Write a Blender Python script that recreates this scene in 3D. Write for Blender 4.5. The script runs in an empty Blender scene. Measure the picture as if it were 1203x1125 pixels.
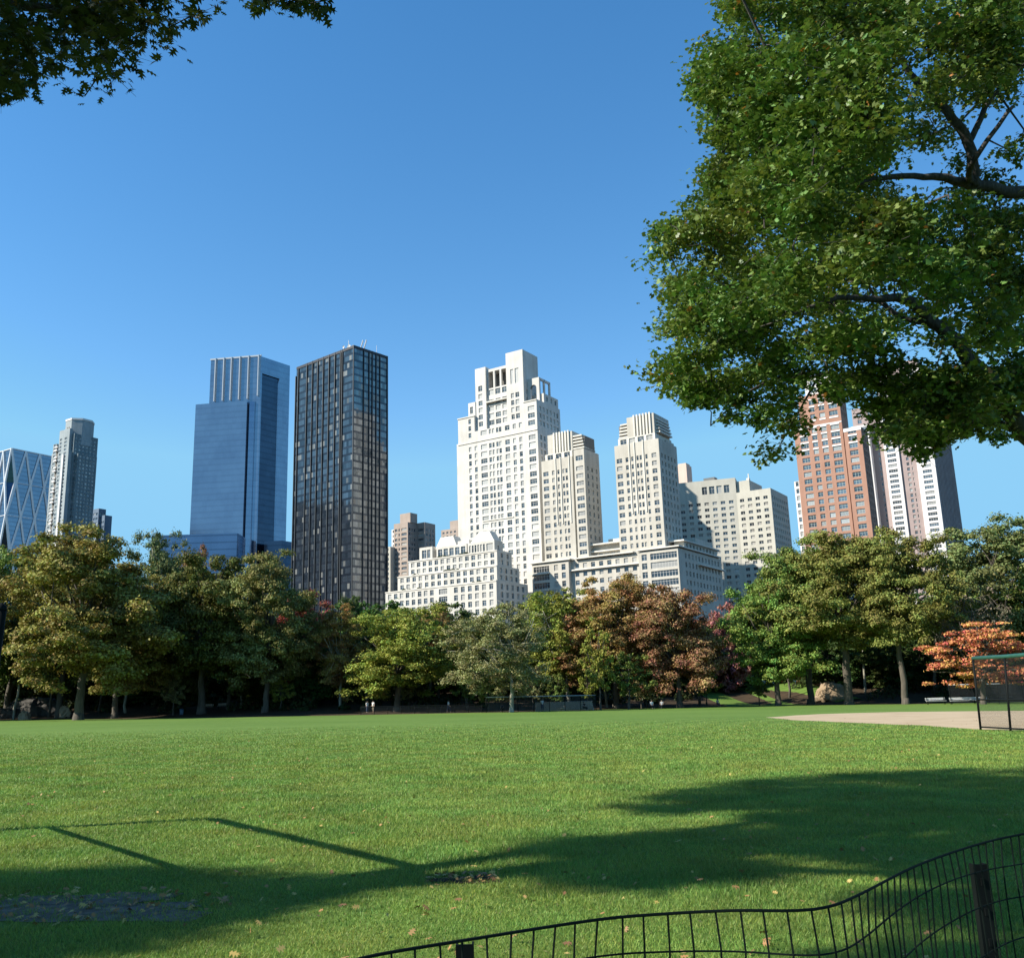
import bpy, math, random
import numpy as np
from mathutils import Vector, Matrix

random.seed(7)
RNG = np.random.default_rng(11)
C = bpy.context.scene.collection
scene = bpy.context.scene

# ------------------------------------------------------------------ camera
F = 1128.0; W0, H0 = 1203, 1125
CAMH = 1.65
PITCH = math.atan(259.5 / F); ROLL = 0.03
cp, sp = math.cos(PITCH), math.sin(PITCH)
cr, sr = math.cos(ROLL), math.sin(ROLL)
CAM = np.array([0, 0, CAMH])


def ray(px, py):
    a, b = (px - 601.5) / F, -(py - 562.5) / F
    a, b = a * cr + b * sr, -a * sr + b * cr
    return np.array([a, cp - b * sp, sp + b * cp])


def at(px, py, Y):
    r = ray(px, py)
    return CAM + r * (Y / r[1])


def proj(p):
    x, y, z = p[0], p[1], p[2] - CAMH
    d = y * cp + z * sp
    if d < 0.05:
        return (-9999, -9999)
    b = (-y * sp + z * cp) / d; a = x / d
    a, b = a * cr - b * sr, a * sr + b * cr
    return a * F + 601.5, 562.5 - b * F


def gnd(px, py):
    r = ray(px, py)
    t = -CAMH / (r[2] + .01 * r[0])
    return CAM + r * t


cam = bpy.data.cameras.new("camera")
cam.sensor_width = 36; cam.lens = 36 * F / W0
cam.clip_start = 0.05; cam.clip_end = 12000
camo = bpy.data.objects.new("camera", cam); C.objects.link(camo)
camo.matrix_world = Matrix.Translation((0, 0, CAMH)) @ (Matrix.Rotation(math.pi / 2 + PITCH, 4, 'X') @ Matrix.Rotation(-ROLL, 4, 'Z'))
scene.camera = camo

# ------------------------------------------------------------------ light
SUN_EL = math.radians(35)
SUN_H = np.array([-.957, -.29])          # horizontal direction towards the sun
SUN = np.array([SUN_H[0] * math.cos(SUN_EL), SUN_H[1] * math.cos(SUN_EL), math.sin(SUN_EL)])
w = bpy.data.worlds.new("World"); scene.world = w; w.use_nodes = True
nt = w.node_tree
sky = nt.nodes.new('ShaderNodeTexSky'); sky.sky_type = 'NISHITA'; sky.sun_disc = False
sky.sun_elevation = SUN_EL
sky.sun_rotation = math.atan2(SUN_H[0], SUN_H[1])
sky.air_density = 1.12; sky.dust_density = 0.05; sky.ozone_density = 1.1; sky.altitude = 50
bg = nt.nodes['Background']; bg.inputs[1].default_value = 0.128
hs = nt.nodes.new('ShaderNodeHueSaturation'); hs.inputs['Saturation'].default_value = 1.36; hs.inputs['Value'].default_value = 1.0
# a dry autumn sky: no white glare band along the horizon
cap = nt.nodes.new('ShaderNodeMix'); cap.data_type = 'RGBA'; cap.blend_type = 'DARKEN'; cap.inputs[0].default_value = 1.0
cap.inputs[7].default_value = (1.32, 2.95, 4.4, 1)
nt.links.new(sky.outputs[0], hs.inputs['Color']); nt.links.new(hs.outputs[0], cap.inputs[6]); nt.links.new(cap.outputs[2], bg.inputs[0])
sl = bpy.data.lights.new("sun", 'SUN'); sl.energy = 5.0; sl.angle = math.radians(.53); sl.color = (1, .94, .84)
so = bpy.data.objects.new("sun", sl); C.objects.link(so)
so.rotation_euler = Vector(SUN).to_track_quat('Z', 'Y').to_euler()
scene.view_settings.view_transform = 'Standard'
scene.view_settings.look = 'None'
scene.view_settings.exposure = 0.74
scene.view_settings.gamma = 1
scene.cycles.max_bounces = 5; scene.cycles.diffuse_bounces = 2
scene.cycles.transparent_max_bounces = 12
scene.cycles.caustics_reflective = False; scene.cycles.caustics_refractive = False

# ------------------------------------------------------------------ helpers
def tag(o, label=None, cat=None, group=None, kind=None):
    if label: o['label'] = label
    if cat: o['category'] = cat
    if group: o['group'] = group
    if kind: o['kind'] = kind
    return o


def empty(name, loc, rz=0.0, label=None, cat=None, group=None):
    o = bpy.data.objects.new(name, None); C.objects.link(o)
    o.location = loc; o.rotation_euler = (0, 0, rz); o.empty_display_size = .3
    return tag(o, label, cat, group)


def link(name, me, parent=None, loc=(0, 0, 0), rot=(0, 0, 0)):
    o = bpy.data.objects.new(name, me); C.objects.link(o)
    o.location = loc; o.rotation_euler = rot
    if parent: o.parent = parent
    return o


class MB:
    def __init__(s):
        s.v = []; s.f = []; s.m = []

    def quad(s, a, b, c, d, m=0):
        i = len(s.v); s.v += [tuple(a), tuple(b), tuple(c), tuple(d)]; s.f.append((i, i + 1, i + 2, i + 3)); s.m.append(m)

    def poly(s, pts, m=0):
        i = len(s.v); s.v += [tuple(p) for p in pts]; s.f.append(tuple(range(i, i + len(pts)))); s.m.append(m)

    def box(s, x0, x1, y0, y1, z0, z1, m=0, bottom=True):
        i = len(s.v)
        s.v += [(x0, y0, z0), (x1, y0, z0), (x1, y1, z0), (x0, y1, z0), (x0, y0, z1), (x1, y0, z1), (x1, y1, z1), (x0, y1, z1)]
        fs = [(0, 1, 5, 4), (1, 2, 6, 5), (2, 3, 7, 6), (3, 0, 4, 7), (4, 5, 6, 7)]
        if bottom: fs.append((3, 2, 1, 0))
        for f in fs: s.f.append(tuple(i + k for k in f)); s.m.append(m)

    def prism(s, pts, z0, z1, m=0, top=None, mt=None):
        n = len(pts); i = len(s.v)
        t = top or pts
        s.v += [(p[0], p[1], z0) for p in pts] + [(p[0], p[1], z1) for p in t]
        for k in range(n):
            j = (k + 1) % n
            s.f.append((i + k, i + j, i + n + j, i + n + k)); s.m.append(m)
        s.f.append(tuple(i + n + k for k in range(n))); s.m.append(m if mt is None else mt)
        s.f.append(tuple(i + n - 1 - k for k in range(n))); s.m.append(m)

    def tube(s, pts, rad, n=6, m=0, cap=True):
        pts = [Vector(p) for p in pts]
        if not hasattr(rad, '__len__'): rad = [rad] * len(pts)
        i0 = len(s.v); prev = None
        for k, p in enumerate(pts):
            d = (pts[min(k + 1, len(pts) - 1)] - pts[max(k - 1, 0)])
            if d.length < 1e-9: d = Vector((0, 0, 1))
            d.normalize()
            if prev is None:
                a = d.orthogonal().normalized()
            else:
                a = prev - d * prev.dot(d)
                a = a.normalized() if a.length > 1e-6 else d.orthogonal().normalized()
            prev = a; b = d.cross(a)
            for q in range(n):
                t = 2 * math.pi * q / n
                s.v.append(tuple(p + (a * math.cos(t) + b * math.sin(t)) * rad[k]))
        for k in range(len(pts) - 1):
            for q in range(n):
                r = (q + 1) % n
                s.f.append((i0 + k * n + q, i0 + k * n + r, i0 + (k + 1) * n + r, i0 + (k + 1) * n + q)); s.m.append(m)
        if cap:
            s.f.append(tuple(i0 + n - 1 - q for q in range(n))); s.m.append(m)
            e = i0 + (len(pts) - 1) * n
            s.f.append(tuple(e + q for q in range(n))); s.m.append(m)

    def mesh(s, name, mats, smooth=False):
        me = bpy.data.meshes.new(name)
        me.from_pydata(s.v, [], s.f)
        for m in (mats if isinstance(mats, (list, tuple)) else [mats]): me.materials.append(m)
        me.polygons.foreach_set('material_index', s.m)
        if smooth: me.polygons.foreach_set('use_smooth', [True] * len(s.f))
        me.update()
        return me

    def build(s, name, mats, parent=None, smooth=False, loc=(0, 0, 0), rot=(0, 0, 0)):
        return link(name, s.mesh(name, mats, smooth), parent, loc, rot)


def np_mesh(name, verts, nper, mats, midx=None):
    """verts: (n*nper,3); every consecutive nper vertices form one face"""
    me = bpy.data.meshes.new(name)
    nv = len(verts); nf = nv // nper
    me.vertices.add(nv); me.vertices.foreach_set('co', np.ascontiguousarray(verts, dtype=np.float32).ravel())
    me.loops.add(nv); me.loops.foreach_set('vertex_index', np.arange(nv, dtype=np.int32))
    me.polygons.add(nf); me.polygons.foreach_set('loop_start', np.arange(0, nv, nper, dtype=np.int32))
    for m in (mats if isinstance(mats, (list, tuple)) else [mats]): me.materials.append(m)
    if midx is not None: me.polygons.foreach_set('material_index', np.asarray(midx, dtype=np.int32))
    me.update(calc_edges=True)
    return me


# ------------------------------------------------------------------ materials
class NT:
    def __init__(s, name):
        s.m = bpy.data.materials.new(name); s.m.use_nodes = True
        s.t = s.m.node_tree; s.p = s.t.nodes['Principled BSDF']; s.out = s.t.nodes['Material Output']

    def n(s, typ, **kw):
        nd = s.t.nodes.new(typ)
        for k, v in kw.items():
            if k.startswith('i_'):
                key = k[2:]; key = int(key) if key.isdigit() else key
                nd.inputs[key].default_value = v
            else: setattr(nd, k, v)
        return nd

    def l(s, a, b): s.t.links.new(a, b)

    def mixc(s, fac, a, b, mode='MIX'):
        nd = s.n('ShaderNodeMix', data_type='RGBA', blend_type=mode)
        for sock, v in ((nd.inputs[0], fac), (nd.inputs[6], a), (nd.inputs[7], b)):
            if hasattr(v, 'is_output'): s.l(v, sock)
            elif isinstance(v, (int, float)): sock.default_value = v
            else: sock.default_value = (*v, 1) if len(v) == 3 else v
        return nd.outputs[2]

    def math(s, op, a, b=None):
        nd = s.n('ShaderNodeMath', operation=op)
        for sock, v in ((nd.inputs[0], a), (nd.inputs[1], b)):
            if v is None: continue
            if hasattr(v, 'is_output'): s.l(v, sock)
            else: sock.default_value = v
        return nd.outputs[0]

    def coord(s, which='Object'):
        return s.n('ShaderNodeTexCoord').outputs[which]

    def noise(s, co, scale, detail=4, rough=.55):
        nd = s.n('ShaderNodeTexNoise'); nd.inputs['Scale'].default_value = scale
        nd.inputs['Detail'].default_value = detail; nd.inputs['Roughness'].default_value = rough
        if co is not None: s.l(co, nd.inputs['Vector'])
        return nd.outputs[0]

    def ramp(s, fac, lo, hi):
        nd = s.n('ShaderNodeMapRange'); s.l(fac, nd.inputs[0])
        nd.inputs[1].default_value = lo; nd.inputs[2].default_value = hi
        return nd.outputs[0]


def stone(name, c1, c2, scale=.12, rough=.85, bump=.15, streak=True):
    k = NT(name); co = k.coord()
    a = k.noise(co, scale, 6, .6)
    if streak:
        mp = k.n('ShaderNodeMapping'); mp.inputs['Scale'].default_value = (1.0, 1.0, .06); k.l(co, mp.inputs[0])
        b = k.noise(mp.outputs[0], .55, 4, .6)
        a = k.math('ADD', k.math('MULTIPLY', a, .55), k.math('MULTIPLY', b, .45))
    col = k.mixc(k.ramp(a, .35, .65), c1, c2)
    k.l(col, k.p.inputs['Base Color']); k.p.inputs['Roughness'].default_value = rough
    k.p.inputs['Specular IOR Level'].default_value = .25
    return k.m


def plain(name, c, rough=.5, metal=0.0, var=.12, scale=3.0):
    k = NT(name); n = k.noise(k.coord(), scale, 4)
    lo = tuple(x * (1 - var) for x in c); hi = tuple(min(1, x * (1 + var)) for x in c)
    k.l(k.mixc(k.ramp(n, .3, .7), lo, hi), k.p.inputs['Base Color'])
    k.p.inputs['Roughness'].default_value = rough; k.p.inputs['Metallic'].default_value = metal
    return k.m


def window_glass(name, dark=(.035, .045, .055), blind=(.42, .40, .36), pblind=.35, rough=.05, ior=1.9):
    k = NT(name)
    oi = k.n('ShaderNodeObjectInfo'); ge = k.n('ShaderNodeNewGeometry')
    r = k.math('FRACT', k.math('ADD', k.math('MULTIPLY', oi.outputs['Random'], 7.31), ge.outputs['Random Per Island']))
    sel = k.math('LESS_THAN', r, pblind)
    r2 = k.math('FRACT', k.math('MULTIPLY', r, 13.7))
    dk = k.mixc(r2, tuple(x * .5 for x in dark), tuple(x * 2.2 for x in dark))
    bl = k.mixc(r2, tuple(x * .55 for x in blind), blind)
    k.l(k.mixc(sel, dk, bl), k.p.inputs['Base Color'])
    k.p.inputs['Roughness'].default_value = rough; k.p.inputs['IOR'].default_value = ior
    return k.m


def leaf_mat(name, base=None, var=.35, trans=.35, autumn=None, pa=.0, lum=(.55, 1.35), spec=.25, nscale=.35):
    """Leaf: own colour or the object's colour, varied leaf by leaf and by branch."""
    k = NT(name)
    oi = k.n('ShaderNodeObjectInfo'); ge = k.n('ShaderNodeNewGeometry')
    isl = ge.outputs['Random Per Island']
    n = k.noise(k.coord(), nscale, 3)
    b = oi.outputs['Color'] if base is None else None
    base_in = b if base is None else base
    k1 = k.math('ADD', k.math('MULTIPLY', isl, .6), k.math('MULTIPLY', k.ramp(n, .3, .7), .5))
    nd = k.n('ShaderNodeMapRange'); k.l(k1, nd.inputs[0]); nd.inputs[3].default_value = lum[0]; nd.inputs[4].default_value = lum[1]
    hsv = k.n('ShaderNodeHueSaturation')
    hs = k.n('ShaderNodeMapRange'); k.l(k.math('FRACT', k.math('MULTIPLY', isl, 17.3)), hs.inputs[0])
    hs.inputs[3].default_value = .5 - .045 * var / .35; hs.inputs[4].default_value = .5 + .03 * var / .35
    k.l(hs.outputs[0], hsv.inputs['Hue']); k.l(nd.outputs[0], hsv.inputs['Value'])
    n2 = k.noise(k.coord(), nscale * .7 + .05, 2)
    sh = k.n('ShaderNodeMapRange'); k.l(n2, sh.inputs[0]); sh.inputs[1].default_value = .35; sh.inputs[2].default_value = .65
    sh.inputs[3].default_value = -.032; sh.inputs[4].default_value = .018
    k.l(k.math('ADD', hs.outputs[0], sh.outputs[0]), hsv.inputs['Hue'])
    if base is None: k.l(base_in, hsv.inputs['Color'])
    else: hsv.inputs['Color'].default_value = (*base, 1)
    col = hsv.outputs[0]
    if autumn:
        sel = k.math('LESS_THAN', k.math('FRACT', k.math('MULTIPLY', isl, 91.7)), pa)
        col = k.mixc(sel, col, autumn)
    k.l(col, k.p.inputs['Base Color']); k.p.inputs['Roughness'].default_value = .5
    k.p.inputs['Specular IOR Level'].default_value = spec
    tr = k.n('ShaderNodeBsdfTranslucent')
    k.l(k.mixc(1.0, col, (1.15, 1.1, .65), 'MULTIPLY'), tr.inputs[0])
    mx = k.n('ShaderNodeMixShader'); mx.inputs[0].default_value = trans
    k.l(k.p.outputs[0], mx.inputs[1]); k.l(tr.outputs[0], mx.inputs[2]); k.l(mx.outputs[0], k.out.inputs[0])
    return k.m


def bark(name, c1, c2, scale=2.0):
    k = NT(name); co = k.coord()
    mp = k.n('ShaderNodeMapping'); mp.inputs['Scale'].default_value = (1, 1, .25); k.l(co, mp.inputs[0])
    n = k.noise(mp.outputs[0], scale * 3, 6, .65)
    k.l(k.mixc(k.ramp(n, .35, .65), c1, c2), k.p.inputs['Base Color']); k.p.inputs['Roughness'].default_value = .9
    bp = k.n('ShaderNodeBump'); bp.inputs['Strength'].default_value = .6; bp.inputs['Distance'].default_value = .05
    k.l(n, bp.inputs['Height']); k.l(bp.outputs[0], k.p.inputs['Normal'])
    return k.m


def mesh_wire(name, c, cell=.06, wire=.13):
    k = NT(name); co = k.coord(); sx = k.n('ShaderNodeSeparateXYZ'); k.l(co, sx.inputs[0])
    u = k.math('ADD', sx.outputs[0], sx.outputs[1])
    a = k.math('LESS_THAN', k.math('FRACT', k.math('DIVIDE', k.math('ADD', u, sx.outputs[2]), cell)), wire)
    b = k.math('LESS_THAN', k.math('FRACT', k.math('DIVIDE', k.math('SUBTRACT', u, sx.outputs[2]), cell)), wire)
    m = k.math('MAXIMUM', a, b)
    k.p.inputs['Base Color'].default_value = (*c, 1); k.p.inputs['Roughness'].default_value = .5
    tp = k.n('ShaderNodeBsdfTransparent'); mx = k.n('ShaderNodeMixShader')
    k.l(m, mx.inputs[0]); k.l(tp.outputs[0], mx.inputs[1]); k.l(k.p.outputs[0], mx.inputs[2]); k.l(mx.outputs[0], k.out.inputs[0])
    return k.m


M = {}
M['white_stone'] = stone('white limestone', (.50, .475, .43), (.66, .635, .585))
M['house_stone'] = stone('ivory limestone', (.48, .455, .40), (.64, .61, .545))
M['tan_brick'] = stone('pale tan brick', (.42, .39, .33), (.56, .525, .455))
M['trim_stone'] = stone('light trim stone', (.60, .565, .49), (.70, .665, .59))
M['cream_brick'] = stone('cream brick', (.43, .41, .345), (.55, .525, .445))
M['orange_brick'] = stone('orange brick', (.33, .18, .125), (.41, .235, .17))
M['mauve_brick'] = stone('mauve brick', (.30, .235, .22), (.39, .31, .29))
M['white_panel'] = stone('white panel', (.66, .63, .60), (.76, .73, .70))
M['brown_brick'] = stone('brown brick', (.32, .26, .215), (.42, .345, .29))
M['grey_panel'] = stone('grey green panel', (.13, .17, .185), (.20, .25, .265))
M['pale_panel'] = stone('pale grey panel', (.25, .29, .30), (.35, .39, .40))
M['slate_panel'] = stone('slate blue panel', (.10, .14, .19), (.16, .21, .27))
M['roof'] = plain('roof gravel', (.28, .27, .26), .9)
M['win'] = window_glass('window glass')
M['win_blue'] = window_glass('bluish window glass', (.05, .075, .10), (.40, .42, .42), .3)
M['win_light'] = window_glass('window glass with curtains', (.05, .065, .075), (.58, .57, .53), .55)
M['frame'] = plain('white window frame', (.62, .60, .55), .5)
M['frame_dark'] = plain('dark window frame', (.10, .11, .11), .5)
M['frame_green'] = plain('green grey window frame', (.36, .42, .38), .5)
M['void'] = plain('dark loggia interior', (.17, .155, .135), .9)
M['steel'] = plain('white painted steel', (.46, .49, .52), .35, .2)
M['white_steel'] = plain('bright white steel', (.74, .76, .77), .4)
M['mast'] = plain('pale steel mast', (.7, .7, .68), .5)


def curtain_glass(name, lo, hi, rough=.08, floor=3.9, band=.25, metal=.85, zrot=None, line=.55):
    k = NT(name); co = k.coord(); sx = k.n('ShaderNodeSeparateXYZ'); k.l(co, sx.inputs[0])
    fr = k.math('FRACT', k.math('DIVIDE', sx.outputs[2], floor))
    sel = k.math('LESS_THAN', fr, band)
    ge = k.n('ShaderNodeNewGeometry')
    mp = k.n('ShaderNodeMapping'); mp.inputs['Scale'].default_value = (.25, .25, .03); k.l(co, mp.inputs[0])
    n = k.noise(co, .05, 5, .6)
    # single office bays with blinds down, floor by floor
    cell = k.n('ShaderNodeTexWhiteNoise')
    fl = k.n('ShaderNodeVectorMath', operation='FLOOR')
    dv = k.n('ShaderNodeVectorMath', operation='DIVIDE'); k.l(co, dv.inputs[0]); dv.inputs[1].default_value = (3.1, 3.1, floor)
    k.l(dv.outputs[0], fl.inputs[0]); k.l(fl.outputs[0], cell.inputs[0])
    r = k.math('ADD', k.math('MULTIPLY', k.ramp(n, .3, .7), .65), k.math('MULTIPLY', cell.outputs[0], .25))
    r = k.math('ADD', r, k.math('MULTIPLY', ge.outputs['Random Per Island'], .12))
    col = k.mixc(r, lo, hi)
    col = k.mixc(k.math('MULTIPLY', sel, line), col, tuple(x * .55 for x in lo))
    k.l(col, k.p.inputs['Base Color']); k.p.inputs['Metallic'].default_value = metal; k.p.inputs['Roughness'].default_value = rough
    return k.m


M['blue_glass'] = curtain_glass('blue mirror glass', (.16, .225, .33), (.23, .315, .43), .12, 4.0, .3, line=.16)
M['navy_shaded_glass'] = curtain_glass('dark and shaded blue glass', (.035, .06, .10), (.06, .10, .16), .12, 4.0, .3, line=.3)  # on the blue tower this darker colour paints shade into the same glass
M['lattice_glass'] = curtain_glass('blue grey lattice glass', (.16, .22, .30), (.24, .32, .42), .1, 4.0, .2)
M['bronze_metal'] = plain('dark bronze metal', (.035, .035, .04), .4, .5)

# ------------------------------------------------------------------ buildings
class Bld:
    def __init__(s, name, px, py, Y, ang, label, cat='building', base=None):
        o = at(px, py, Y) if base is None else np.array(base)
        s.ang = math.radians(ang)
        s.root = empty(name, (o[0], o[1], 0), -s.ang, label, cat)
        s.o = np.array([o[0], o[1], 0.0])
        s.wins = []

    def facade(s, mb, O, U, N, L, z0, z1, cols, rows, depth, m=0, mwin=None, zmin=30):
        """wall L wide from O along U, with openings at cols x rows"""
        U = Vector(U); N = Vector(N); O = Vector(O)
        us = {0.0, L}; vs = {z0, z1}
        cols = [(a, b) for a, b in cols if a > .05 and b < L - .05]
        rows = [(a, b) for a, b in rows if a > z0 + .05 and b < z1 - .05 and a > zmin]
        if not rows or not cols: cols = []; rows = []
        for a, b in cols: us |= {a, b}
        for a, b in rows: vs |= {a, b}
        us = sorted(us); vs = sorted(vs)
        P = lambda u, v, d=0.0: O + U * u + Vector((0, 0, v)) - N * d
        cs = set(round(a, 4) for a, b in cols); rs = set(round(a, 4) for a, b in rows)
        rot = math.atan2(U.y, U.x)
        for j in range(len(vs) - 1):
            v0, v1 = vs[j], vs[j + 1]
            if round(v0, 4) not in rs:
                mb.quad(P(0, v0), P(L, v0), P(L, v1), P(0, v1), m); continue
            for i in range(len(us) - 1):
                u0, u1 = us[i], us[i + 1]
                if round(u0, 4) in cs:
                    mb.quad(P(u0, v0), P(u1, v0), P(u1, v0, depth), P(u0, v0, depth), m)
                    mb.quad(P(u1, v0), P(u1, v1), P(u1, v1, depth), P(u1, v0, depth), m)
                    mb.quad(P(u1, v1), P(u0, v1), P(u0, v1, depth), P(u1, v1, depth), m)
                    mb.quad(P(u0, v1), P(u0, v0), P(u0, v0, depth), P(u0, v1, depth), m)
                    c = P((u0 + u1) / 2, (v0 + v1) / 2, depth)
                    s.wins.append((tuple(c), u1 - u0, v1 - v0, rot))
                else:
                    mb.quad(P(u0, v0), P(u1, v0), P(u1, v1), P(u0, v1), m)

    def block(s, x0, x1, y0, y1, z0, z1, mat, fc=(), fr=(), rc=(), rr=(), lc=(), lr=(), depth=.35, name='wall', roof='roof', parapet=0, parent=None, fr_frame=None):
        """fc in local x, rc/lc in local y"""
        mb = MB()
        T = (lambda p: p)
        s.facade(mb, (x0, y0, 0), (1, 0, 0), (0, -1, 0), x1 - x0, z0, z1, [(a - x0, b - x0) for a, b in fc], fr, depth)
        s.facade(mb, (x1, y0, 0), (0, 1, 0), (1, 0, 0), y1 - y0, z0, z1, [(a - y0, b - y0) for a, b in rc], rr, depth)
        s.facade(mb, (x0, y1, 0), (0, -1, 0), (-1, 0, 0), y1 - y0, z0, z1, [(y1 - b, y1 - a) for a, b in lc], lr, depth)
        mb.quad((x1, y1, z0), (x0, y1, z0), (x0, y1, z1), (x1, y1, z1))
        if parapet:
            t = .4; zt = z1 - parapet
            mb.quad((x0 + t, y0 + t, zt), (x1 - t, y0 + t, zt), (x1 - t, y1 - t, zt), (x0 + t, y1 - t, zt), 1)
            for (a, b, c, d) in (((x0, y0), (x1, y0), (x1 - t, y0 + t), (x0 + t, y0 + t)), ((x1, y0), (x1, y1), (x1 - t, y1 - t), (x1 - t, y0 + t)),
                                 ((x1, y1), (x0, y1), (x0 + t, y1 - t), (x1 - t, y1 - t)), ((x0, y1), (x0, y0), (x0 + t, y0 + t), (x0 + t, y1 - t))):
                mb.quad((*a, z1), (*b, z1), (*c, z1), (*d, z1))
                mb.quad((*d, z1), (*c, z1), (*c, zt), (*d, zt))
        else:
            mb.quad((x0, y0, z1), (x1, y0, z1), (x1, y1, z1), (x0, y1, z1), 1)
        return mb.build(name, [M[mat], M[roof]], parent or s.root)

    def windows(s, glass, frame, keep=100, mull=1.15, fw=.09, sill=None):
        """every recorded opening gets its window: the largest as objects, the rest as one"""
        def score(wd):
            c, ww, hh, rot = wd
            f = .85 if abs(rot) < .6 else (.5 if rot > 0 else .0)
            return ww * hh * f + .0005 * c[2]
        ws = sorted(s.wins, key=score, reverse=True)
        cache = {}

        def wm(ww, hh):
            key = (round(ww, 1), round(hh, 1))
            if key in cache: return cache[key]
            mb = MB(); a, b = ww / 2, hh / 2
            mb.quad((-a, 0, -b), (a, 0, -b), (a, 0, b), (-a, 0, b), 0)
            n = max(1, round(ww / mull)); t = .06
            def bar(x0, x1, z0, z1, t=t):
                mb.quad((x0, -t, z0), (x1, -t, z0), (x1, -t, z1), (x0, -t, z1), 1)
                mb.quad((x0, 0, z0), (x0, -t, z0), (x0, -t, z1), (x0, 0, z1), 1)
                mb.quad((x1, -t, z0), (x1, 0, z0), (x1, 0, z1), (x1, -t, z1), 1)
                mb.quad((x0, -t, z1), (x1, -t, z1), (x1, 0, z1), (x0, 0, z1), 1)
            bar(-a, -a + fw, -b, b); bar(a - fw, a, -b, b); bar(-a + fw, a - fw, -b, -b + fw); bar(-a + fw, a - fw, b - fw, b)
            for i in range(1, n):
                x = -a + ww * i / n
                bar(x - fw / 2, x + fw / 2, -b + fw, b - fw, t * .8)
            if hh > 1.8: bar(-a + fw, a - fw, b * .35, b * .35 + fw * .8, t * .6)
            cache[key] = mb
            return mb
        meshes = {}
        for c, ww, hh, rot in ws[:keep]:
            key = (round(ww, 1), round(hh, 1))
            if key not in meshes: meshes[key] = wm(ww, hh).mesh('window', [M[glass], M[frame]])
            link('window', meshes[key], s.root, c, (0, 0, rot))
        if len(ws) > keep:
            big = MB()
            for c, ww, hh, rot in ws[keep:]:
                mb = wm(ww, hh); ca, sa = math.cos(rot), math.sin(rot); i0 = len(big.v)
                big.v += [(c[0] + x * ca - y * sa, c[1] + x * sa + y * ca, c[2] + z) for x, y, z in mb.v]
                big.f += [tuple(i0 + k for k in f) for f in mb.f]; big.m += mb.m
            o = big.build('window_field', [M[glass], M[frame]], s.root); o['kind'] = 'stuff'


def spaced(a, b, pitch, wd):
    n = max(1, int((b - a) / pitch)); p = (b - a) / n
    return [(a + p * (i + .5) - wd / 2, a + p * (i + .5) + wd / 2) for i in range(n)]


def rows(z0, z1, pitch, h):
    out = []; z = z0
    while z + h < z1: out.append((z, z + h)); z += pitch
    return out


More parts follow.
